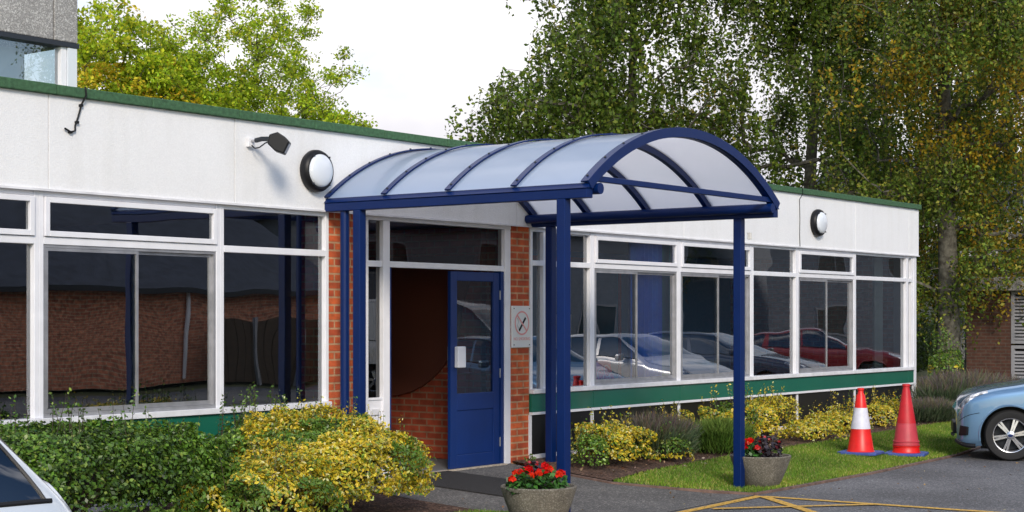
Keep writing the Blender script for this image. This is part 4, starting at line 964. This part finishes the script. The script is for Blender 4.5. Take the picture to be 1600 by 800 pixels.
# brick shed with louvres
SH = empty('brick_shed', (35, 2.95, 0), 'small flat-roofed brown brick shed with grey louvred doors at the right edge', 'shed', None, R(-90))
def sb(name, m, *a, bevel=0): return MB().box(*a).build(name, m, SH, bevel)
sb('wall', 'brickshed', 0, 1.0, 0, .22, -.05, 2.2); sb('wall', 'brickshed', 3.9, 4.6, 0, .22, -.05, 2.2); sb('wall', 'brickshed', 0, .22, .22, 4, -.05, 2.2); sb('wall', 'brickshed', 4.38, 4.6, .22, 4, -.05, 2.2); sb('wall', 'brickshed', .22, 4.38, 3.8, 4, -.05, 2.2)
sb('roof', 'concrete', -.12, 4.72, -.15, 4.1, 2.2, 2.5, bevel=.02)
for k in range(2):
    x0 = 1.01 + k * 1.45; x1 = x0 + 1.44
    for z0_, z1_ in ((-.02, 1.0), (1.04, 2.19)):
        f = MB(); rect_frame(f, x0, x1, z0_, z1_, .07, .02, .10); f = f.build('door', 'louvre', SH)
        l = MB(); nn = int((z1_ - z0_ - .16) / .075)
        for i in range(nn):
            z = z0_ + .09 + i*.075; l.add([(x0+.07, .03, z), (x1-.07, .03, z), (x1-.07, .09, z+.055), (x0+.07, .09, z+.055), (x0+.07, .035, z-.008), (x1-.07, .035, z-.008), (x1-.07, .095, z+.047), (x0+.07, .095, z+.047)], [(0,1,2,3),(7,6,5,4),(0,4,5,1),(2,6,7,3)])
        l.build('louvre_slats', 'louvre', f)
    MB().box(x0+.07, x1-.07, .13, .15, -.02, 2.19).build('door_backing', 'dark', SH)

# houses
def house(name, label, x, y, wx, wy, he, hr, wall, rz=0, wins=(), group=None, axis='x', upper=None):
    t = empty(name, (x, y, -.1), label, 'house', group, rz)
    MB().box(-wx/2, wx/2, -wy/2, wy/2, 0, he).build('wall', wall, t)
    o = .35; a = wx/2 + o; b = wy/2 + o
    if axis == 'x': vs = [(-a, -b, he-.08), (a, -b, he-.08), (a, b, he-.08), (-a, b, he-.08), (-a + .3, 0, he + hr), (a - .3, 0, he + hr)]; fs = [(0,1,5,4), (2,3,4,5), (3,0,4), (1,2,5), (0,3,2,1)]
    else: vs = [(-a, -b, he-.08), (a, -b, he-.08), (a, b, he-.08), (-a, b, he-.08), (0, -b, he + hr), (0, b, he + hr)]; fs = [(0,1,4), (1,2,5,4), (2,3,5), (3,0,4,5), (0,3,2,1)]
    MB().add(vs, fs).build('roof', 'rooftile', t)
    MB().box(-a, a, -b-.02, -b+.03, he-.2, he-.07).box(-a, a, b-.03, b+.02, he-.2, he-.07).build('fascia_board', 'darkmetal' if axis == 'x' and he < 3 else 'white', t)
    for (side, c, z, w_, h_) in wins:
        f = MB(); g = MB()
        if side in 'ns':
            yy = (wy/2 + .03) * (1 if side == 'n' else -1); y0, y1 = sorted((yy, yy - .06*(1 if side == 'n' else -1)))
            rect_frame(f, c-w_/2, c+w_/2, z, z+h_, .07, y0, y1); f.box(c-.03, c+.03, y0+.002, y1-.002, z+.07, z+h_-.07)
            g.add([(c-w_/2+.05, (y0+y1)/2+.008, z+.05), (c+w_/2-.05, (y0+y1)/2+.008, z+.05), (c+w_/2-.05, (y0+y1)/2+.008, z+h_-.05), (c-w_/2+.05, (y0+y1)/2+.008, z+h_-.05)], [(0,1,2,3)])
        else:
            xx = (wx/2 + .03) * (1 if side == 'e' else -1); x0, x1 = sorted((xx, xx - .06*(1 if side == 'e' else -1)))
            for (p, q, r0, r1) in ((c-w_/2, c-w_/2+.07, z, z+h_), (c+w_/2-.07, c+w_/2, z, z+h_), (c-w_/2+.07, c+w_/2-.07, z, z+.07), (c-w_/2+.07, c+w_/2-.07, z+h_-.07, z+h_), (c-.03, c+.03, z+.07, z+h_-.07)): f.box(x0, x1, p, q, r0, r1)
            g.add([((x0+x1)/2, c-w_/2+.05, z+.05), ((x0+x1)/2, c+w_/2-.05, z+.05), ((x0+x1)/2, c+w_/2-.05, z+h_-.05), ((x0+x1)/2, c-w_/2+.05, z+h_-.05)], [(0,1,2,3)])
        fo_ = f.build('window', 'louvre', t); g.build('pane', 'headglass' if False else 'darkpane', fo_, fix=False)
    return t
M['greyhouse'] = mat('grey_house_render', (.20, .21, .24), .9, noise=.2)
M['darkpane'] = mat('dark_window_pane', (.03, .035, .04), .05, spec=.8)
M['cream'] = mat('pale_house_render', (.55, .53, .5), .8, noise=.1)
house('brick_bungalow', 'long single-storey brick bungalow with a dark tiled roof across the car park', 21, -25.5, 25, 9, 2.55, 2.9, 'brickopp', 0, [('n', -4, 1.0, 1.6, 1.1), ('n', -9, 1.0, 1.6, 1.1)])
tag(MB().tube([(28.2, -20.93, .0), (28.2, -20.93, 2.5)], .05, 10).build('downpipe', 'white', smooth=True), 'white downpipe on the brick bungalow across the car park', 'downpipe')
BF = empty('board_fence', (28.6, -20.4, -.15), 'dark close-boarded timber fence in front of the end of the brick bungalow', 'fence')
fb = MB()
for i in range(30): fb.box(i*.15, i*.15 + .142, 0, .02 + .012*(i % 2), .05, 1.75)
fb.build('board_panel', 'wood', BF)
for i in range(4): MB().box(i*1.5 - .05, i*1.5 + .05, .035, .135, 0, 1.85).build('post', 'louvre', BF)
house('terraced_house', 'two-storey grey house with six back windows at the far end of the car park', 66, -21, 14, 9, 5.0, 2.6, 'greyhouse', R(25), [('n', -4, 3.2, 1.6, 1.1), ('n', 0, 3.2, 1.6, 1.1), ('n', 4, 3.2, 1.6, 1.1), ('w', 0, 3.2, 1.4, 1.1), ('n', -4, 1.0, 1.6, 1.2), ('n', 4, 1.0, 1.6, 1.2)])
house('terraced_house', 'tall grey house nearest the bungalow on the far side of the car park', 48, -29, 18, 9, 5.0, 3.0, 'greyhouse', R(10), [('n', -6, 3.2, 1.6, 1.1), ('n', -1, 3.2, 1.6, 1.1), ('n', 4, 1.0, 1.6, 1.2)])
house('terraced_house', 'further brick house with a taller roof and only two back windows', 84, -10, 14, 9, 5.0, 3.2, 'brickopp', R(30), [('n', -4, 3.2, 1.6, 1.1), ('n', 3, 3.2, 1.6, 1.1)])
HB = house('distant_house', 'pale house with upstairs windows and dark tiled roofs glimpsed through the birch leaves', 66, 13, 9, 16, 5.9, 2.6, 'cream', 0, [('w', -4, 4.3, 2.2, 1.2), ('w', 0, 4.3, 2.2, 1.2), ('w', 5, 4.3, 2.2, 1.2)], axis='y')
MB().add([(-6.9, -8, 2.9), (-6.9, 8, 2.9), (-4.52, 8, 4.15), (-4.52, -8, 4.15), (-6.9, -8, 2.8), (-6.9, 8, 2.8), (-4.52, 8, 2.8), (-4.52, -8, 2.8)], [(0,1,2,3),(4,7,6,5),(0,4,5,1),(1,5,6,2),(3,7,4,0)]).build('porch_roof', 'rooftile', HB)

# ------------------------------------------------------------------ cars
def pchip(xs, ys, q):
    xs = np.asarray(xs, float); ys = np.asarray(ys, float); h = np.diff(xs); d = np.diff(ys) / h; m = np.zeros(len(xs))
    for i in range(1, len(xs)-1):
        if d[i-1]*d[i] > 0: w1 = 2*h[i] + h[i-1]; w2 = h[i] + 2*h[i-1]; m[i] = (w1 + w2) / (w1/d[i-1] + w2/d[i])
    m[0] = d[0]; m[-1] = d[-1]; k = np.clip(np.searchsorted(xs, q, 'right') - 1, 0, len(xs)-2); t = (q - xs[k]) / h[k]
    return ys[k]*(1+2*t)*(1-t)**2 + m[k]*h[k]*t*(1-t)**2 + ys[k+1]*t*t*(3-2*t) + m[k+1]*h[k]*t*t*(t-1)
HATCH = dict(L=3.95, wh=(.60, 3.09), wr=.315, st=[
 # s, w, zb, belt, gw, top, ds
 (0.00,.63,.22,.56,.48,.62,0),(0.03,.73,.19,.66,.57,.72,0),(0.11,.79,.17,.75,.65,.82,0),(0.36,.83,.165,.83,.69,.90,0),(0.78,.845,.165,.90,.70,.975,0),(1.00,.85,.165,.955,.72,1.045,0),
 (1.12,.85,.165,.97,.58,1.42,.82),(2.0,.85,.165,1.01,.59,1.475,.2),(2.9,.845,.165,1.04,.58,1.465,0),(3.70,.81,.19,1.07,.565,1.39,-.20),(3.80,.77,.22,1.0,.60,1.06,0),(3.91,.70,.24,.86,.58,.92,0),(3.95,.60,.27,.60,.50,.64,0)])
ESTATE = dict(L=4.6, wh=(.9, 3.6), wr=.31, st=[
 (0.00,.55,.24,.57,.42,.62,0),(0.05,.68,.20,.66,.52,.72,0),(0.2,.80,.17,.74,.62,.82,0),(0.55,.86,.165,.82,.68,.90,0),(1.0,.88,.165,.88,.72,.96,0),(1.3,.88,.165,.92,.75,1.0,0),
 (1.42,.88,.165,.93,.60,1.40,.85),(2.4,.88,.165,.96,.62,1.46,.2),(3.4,.87,.165,.98,.61,1.45,0),(4.35,.83,.19,1.0,.58,1.36,-.28),(4.47,.79,.22,.95,.62,1.0,0),(4.56,.72,.24,.82,.6,.88,0),(4.6,.62,.27,.60,.5,.64,0)])
VAN = dict(L=5.2, wh=(.9, 4.1), wr=.34, st=[
 (0.00,.65,.28,.70,.52,.74,0),(0.05,.78,.24,.84,.62,.90,0),(0.2,.90,.22,.96,.74,1.02,0),(0.5,.95,.22,1.08,.8,1.14,0),(0.75,.96,.22,1.14,.82,1.20,0),(0.85,.96,.22,1.16,.84,1.24,0),
 (0.95,.96,.22,1.22,.80,2.0,.75),(2.2,.96,.22,1.22,.82,2.18,.2),(3.6,.96,.22,1.22,.82,2.18,0),(5.05,.95,.24,1.22,.80,2.1,-.1),(5.1,.94,.25,1.18,.80,1.24,0),(5.17,.92,.27,1.0,.76,1.06,0),(5.2,.86,.3,.70,.6,.74,0)])
def wheel(parent, x, y, r, side, detail):
    wd = .19; Rm = Matrix.Translation((x, y, r)) @ Matrix.Rotation(R(90) * -side, 4, 'X')
    w_ = MB().lathe([(r*.64, -.02), (r*.66, .0), (r*.72, .012), (r*.93, .008), (r*.985, -.02), (r, -.05), (r, -wd+.05), (r*.985, -wd+.02), (r*.93, -wd), (r*.66, -wd)], 56, M4=Rm, cap=False).build('wheel', 'rubber', parent, smooth=True)
    rim = MB().lathe([(r*.675, .002), (r*.665, .010), (r*.64, .008), (r*.62, -.01), (r*.60, -.06), (r*.58, -.13)], 56, M4=Rm, cap=False)
    rim.lathe([(.001, .014), (r*.12, .012), (r*.17, .004), (r*.18, -.02)], 32, M4=Rm, cap=False)
    for k in range(6):
        for dd in (-.11, .11):
            q = 2*PI*k/6 + .2; c, s = math.cos(q+dd*1.3), math.sin(q+dd*1.3); c2, s2 = math.cos(q+dd*.9), math.sin(q+dd*.9); tx, ty = -math.sin(q), math.cos(q); hw = r*.038
            a = Vector((c*r*.15, s*r*.15, 0)); b = Vector((c2*r*.63, s2*r*.63, 0)); tv = Vector((tx, ty, 0)) * hw
            vs = [a - tv*1.2 + Vector((0,0,.006)), a + tv*1.2 + Vector((0,0,.006)), b + tv + Vector((0,0,-.002)), b - tv + Vector((0,0,-.002))]
            vs = vs + [v - Vector((0, 0, .035)) for v in vs]; rim.add([Rm @ v for v in vs], [(0,1,2,3),(7,6,5,4),(0,4,5,1),(1,5,6,2),(2,6,7,3),(3,7,4,0)])
    rim.build('rim', 'alloy', w_, smooth=True)
    MB().lathe([(r*.57, -.075), (.05, -.075)], 40, M4=Rm).build('brake_disc', 'darkmetal', w_)
    MB().lathe([(r*.10, .0145), (.001, .017)], 24, M4=Rm @ Matrix.Scale(.55, 4, (0, 1, 0))).build('centre_badge', 'blue', w_)
def car(name, label, prof, x, y, heading, paint, group=None, cat='car', z=-.15):
    t = empty(name, (x, y, z), label, cat, group, heading)
    st = np.array(prof['st']); Lc = prof['L']; nu = len(st) - 1; SU = 12; SJ = 8
    U = np.unique(np.concatenate([np.linspace(0, nu, nu*SU + 1)])); J = np.linspace(0, 7, 7*SJ + 1)
    ks = np.arange(nu + 1); cols = [pchip(ks, st[:, i], U) for i in range(7)]
    s, w_, zb, belt, gw, top, ds = cols
    # straight raked line at the screens
    n = len(U); G = np.zeros((n, len(J), 3))
    ring_j = np.arange(8)
    for i in range(n):
        b, g, tp = belt[i], gw[i], top[i]; ww = w_[i]
        ys = [ww*.93, ww*.985, ww, ww*.992, ww*.95, g, g*.72, 0]; zs = [zb[i], zb[i] + (b-zb[i])*.17, zb[i] + (b-zb[i])*.5, b - (b-zb[i])*.10, b, tp - .05*(1 if tp-b > .15 else .5), tp - .012, tp]
        zs[5] = max(zs[5], b + .006)
        xs = [0, 0, 0, 0, 0, ds[i]*.92, ds[i], ds[i]*1.0]
        if i < n*.1: xs = [x_ for x_ in xs]
        G[i, :, 0] = Lc/2 - (s[i] + pchip(ring_j, xs, J)); G[i, :, 1] = pchip(ring_j, ys, J); G[i, :, 2] = pchip(ring_j, zs, J)
        bow = .035 * (1 if i < n*.5 else -1)
    # noses bow outwards in plan
    nose = np.clip(1 - U / 2.0, 0, 1)[:, None]; tail = np.clip((U - (nu - 2)) / 2.0, 0, 1)[:, None]
    yy = G[:, :, 1] / .85
    G[:, :, 0] += (nose * .055 - tail * .06) * (1 - yy**2)
    full = np.concatenate([G, (G * np.array([1, -1, 1]))[:, ::-1][:, 1:]], 1); nj = full.shape[1]
    V = full.reshape(-1, 3); JJ = np.concatenate([J, J[::-1][1:]])
    groups = {}
    wr = prof['wr']; ar = wr + .045; wx = [Lc/2 - q for q in prof['wh']]
    cuthole = np.zeros(len(V), bool)
    for a in range(n-1):
        for b in range(nj-1):
            idx = (a*nj+b, a*nj+b+1, (a+1)*nj+b+1, (a+1)*nj+b); u = (U[a]+U[a+1])/2; j = (JJ[b]+JJ[b+1])/2; c = V[list(idx)].mean(0)
            key = 'body'
            if any(abs(c[0]-q)**2 + (c[2]-wr)**2 < ar*ar for q in wx) and j < 4 and abs(c[1]) > .4: continue
            side = 'L' if b < nj/2 else 'R'
            if 4.14 < j < 4.88 and 6.08 < u < 8.92:
                if abs(u-7.28) > .05 and (abs(u-8.25) > .06): key = 'side_window' + side + ('1' if u < 7.28 else '2' if u < 8.25 else '3')
            elif j > 5.1 and 5.15 < u < 5.95: key = 'windscreen'
            elif j > 5.1 and 9.05 < u < 9.9: key = 'rear_window'
            elif 2.75 < j < 4.75 and .35 < u < 2.9 and j > 2.75 + max(0, (u-.9))*.7: key = 'headlight' + side
            elif 2.4 < j < 4.1 and 10.4 < u < 11.6: key = 'tail_light' + side
            elif u < .1: key = 'body'
            groups.setdefault(key, []).append(idx)
    # snap the arch edge to a clean circle
    V = V.copy(); used = set(i for f in groups['body'] for i in f); cnt_ = {}
    for f in groups['body']:
        for i in f: cnt_[i] = cnt_.get(i, 0) + 1
    for i in used:
        if JJ[i % nj] < 4.3 and cnt_[i] < 4:
            for q in wx:
                d = math.hypot(V[i, 0]-q, V[i, 2]-wr)
                if d < ar + .06 and V[i, 2] > .1 and abs(V[i, 1]) > .4 and d > .1: V[i, 0] = q + (V[i, 0]-q)/d*ar; V[i, 2] = wr + (V[i, 2]-wr)/d*ar
    names = {'body': ('body', paint), 'windscreen': ('windscreen', 'carglass'), 'rear_window': ('rear_window', 'carglass')}
    for key, fs in groups.items():
        if key.startswith('side'): nm, m = 'side_window', 'carglass'
        elif key.startswith('head'): nm, m = 'headlight', M['headsolid']
        elif key.startswith('tail'): nm, m = 'tail_light', M['tailsolid']
        else: nm, m = names[key]
        ids = sorted(set(i for f in fs for i in f)); mp2 = {q: k for k, q in enumerate(ids)}
        mb = MB(); mb.add([V[i] for i in ids], [tuple(mp2[i] for i in f) for f in fs]); o = mb.build(nm, m, t, smooth=True, fix=True)
        if key == 'body':
            bodyo = o
    # closed front and rear faces, floor
    for a, nm in ((0, 'front_panel'), (n-1, 'rear_panel')):
        pts = full[a]; mb = MB(); vs = [tuple(p) for p in pts]; cx_ = pts[:, 0].mean(); mb.add(vs, [tuple(range(len(vs)))]); mb.build('bumper_panel', paint, t)
    # arch liners and flares
    for q in wx:
        for sd in (1, -1):
            fl = MB(); N2 = 30; vs = []; fs = []; yo = .80 if abs(q) > 1.0 else .8
            ang = np.linspace(R(-12), R(192), N2)
            def yat(a_):
                xx = q + ar*math.cos(a_); zz = wr + ar*math.sin(a_); k = np.argmin(np.abs(G[:, 0, 0]-xx)); return np.interp(zz, G[k, :36, 2], G[k, :36, 1])
            for a_ in ang:
                yb = yat(a_)
                for rr_, y_ in ((ar + .022, yb - .002), (ar + .012, yb + .008), (ar - .003, yb + .006), (ar - .006, yb - .12), (ar, .45)): vs.append((q + rr_*math.cos(a_), sd*y_, wr + rr_*math.sin(a_)))
            for i in range(N2-1):
                for k in range(4): fs.append((i*5+k, i*5+k+1, i*5+6+k, i*5+5+k))
            f1 = [f for k, f in enumerate(fs) if k % 4 < 2]; f2 = [f for k, f in enumerate(fs) if k % 4 >= 2]
            MB().add(vs, f1).build('arch_lip', paint, t, smooth=True); MB().add(vs, f2).build('arch_liner', 'dark', t, smooth=True)
            tb_ = MB(); tb_.box(q-.33, q+.33, *(sorted((sd*.42, sd*.44))), .12, .68); tb_.build('arch_liner', 'dark', t)
            yw = min(yat(R(90)), .86) - .03
            wheel(t, q, sd * yw, wr, sd, True)
    MB().box(-Lc/2+.3, Lc/2-.3, -.7, .7, .17, .2).build('underbody', 'dark', t)
    # cabin: dark seats and dash
    cb = MB(); cb.box(-.9, .0, -.6, .6, .3, .55)
    for yy_ in (-.33, .33): cb.box(-.15, .0, yy_-.22, yy_+.22, .5, 1.05); cb.box(-.12, -.05, yy_-.12, yy_+.12, 1.06, 1.25); cb.box(-1.1, -.95, yy_-.24, yy_+.24, .5, 1.1)
    cb.box(.55, .8, -.65, .65, .6, .88); cb.build('seats', 'dark', t)
    # trim
    for sd in (1, -1):
        fg = MB(); k = np.argmin(np.abs(U - 1.35)); p = G[k, int(1.55*SJ)]; nrm = Vector((.75, sd*.66, 0)).normalized(); tv = Vector((-nrm.y, nrm.x, 0)); c = Vector((p[0], sd*p[1], p[2]+.02)) + nrm*.004
        fg.add([c + tv*a_ + Vector((0,0,b_)) + nrm*d_ for d_ in (-.03, .006) for a_, b_ in ((-.075, -.065), (.065, -.055), (.075, .05), (-.05, .065))], [(3,2,1,0),(4,5,6,7),(0,1,5,4),(1,2,6,5),(2,3,7,6),(3,0,4,7)]); fg.build('fog_lamp_recess', 'dark', t, bevel=.01)
        mr = MB(); mr.box(Lc/2-1.62, Lc/2-1.50, *(sorted((sd*.86, sd*1.02))), .98, 1.10); mr.build('door_mirror', paint, t, bevel=.03)
        # lower bumper lip
        lip = MB(); pts = []
        for k in np.linspace(0, 2.4, 12):
            kk = np.argmin(np.abs(U-k)); p = G[kk, 0]; pts.append((p[0] + .0, sd*(p[1]+.012), p[2] + .012))
        lip.tube(pts, .03, 8); lip.build('bumper_lip', 'dark', t, smooth=True)
        hn = MB()
        for xx in (-.35, -1.15): hn.box(Lc/2-2.25+xx+.35-.09, Lc/2-2.25+xx+.35+.09, *(sorted((sd*(.835), sd*(.872)))), .86, .885)
        hn.build('door_handle', paint, t, bevel=.006)
    gp = MB()
    def on(u, j, sd):
        k = int(np.argmin(np.abs(U - u))); jj = int(round(j * SJ)); p = G[k, jj]; return (p[0], sd * (p[1] + .0005), p[2] + .0005)
    for sd in (1, -1):
        for u in (6.15, 7.28, 8.3): gp.tube([on(u, j, sd) for j in np.linspace(.8, 4, 18)], .004, 4)
        gp.tube([on(u, 1.0, sd) for u in np.linspace(6.15, 8.3, 24)], .004, 4)
        gp.tube([on(u, 4.9, sd) for u in np.linspace(1.0, 5.1, 30)], .004, 4)
        gp.tube([on(u, 2.4, sd) for u in np.linspace(.4, 2.6, 14)], .004, 4)
    gp.build('panel_gap', 'dark', t)
    bl = MB()
    for sd in (1, -1): bl.tube([on(u, 4.125, sd) for u in np.linspace(6.0, 9.0, 40)], .010, 6); bl.tube([on(u, 4.9, sd) for u in np.linspace(6.2, 8.95, 40)], .007, 6); bl.tube([on(8.92, j, sd) for j in np.linspace(4.125, 4.9, 10)], .007, 6)
    bl.build('window_seal', 'dark', t, smooth=True)
    gr = MB(); gr.box(Lc/2+.02, Lc/2+.06, -.36, .36, .30, .44); gr.build('grille', 'dark', t, bevel=.01)
    return t
M['headsolid'] = mat('headlamp_unit', (.10, .11, .13), .1, .7, nscale=16, col2=(.85, .87, .9), coat=1, detail=1)
M['tailsolid'] = mat('tail_lamp', (.45, .01, .01), .15, coat=1)
pb = carpaint('sky_blue_paint', (.17, .31, .49), .58); ps = carpaint('silver_paint', (.62, .66, .70), .35); pd = carpaint('dark_blue_paint', (.02, .03, .06)); pr = carpaint('dark_red_paint', (.22, .015, .02)); pw = carpaint('white_paint_van', (.75, .76, .78), 0); p2 = carpaint('pale_silver_paint', (.6, .6, .62), .5)
def carpos(px_x, px_y, sref, prof, hd, yoff=0):  # world position of the car centre from the position of a point sref behind its nose
    dx = prof['L']/2 - sref; return (px_x - dx*math.cos(hd) + yoff*math.sin(hd), px_y - dx*math.sin(hd) - yoff*math.cos(hd))
hd = R(114); x, y = carpos(19.46, -3.66, .57, HATCH, hd, .80)
car('hatchback_car', 'light blue hatchback parked nose-in beside the traffic cones', HATCH, x, y, hd, pb)
hd = R(157); x, y = carpos(3.67, -5.89, 3.70, HATCH, hd, .72)
car('hatchback_car', 'silver-white car at the near left edge, in front of the dark hedge', HATCH, x, y, hd, ps)
GR = 'cars further along the car park, mirrored in the windows'
car('parked_car', 'pale silver hatchback parked beyond the blue car outside the right edge', HATCH, 25.5, -5.6, R(100), p2, GR)
car('parked_car', 'dark blue estate car parked between the silver hatchback and the red estate', ESTATE, 30.5, -6.6, R(85), pd, GR)
car('parked_car', 'dark red estate car parked furthest along the car park', ESTATE, 38.5, -8.2, R(70), pr, GR)
car('white_van', 'tall white van parked behind the pale silver hatchback', VAN, 28.5, -12.5, R(75), pw, GR, 'van')
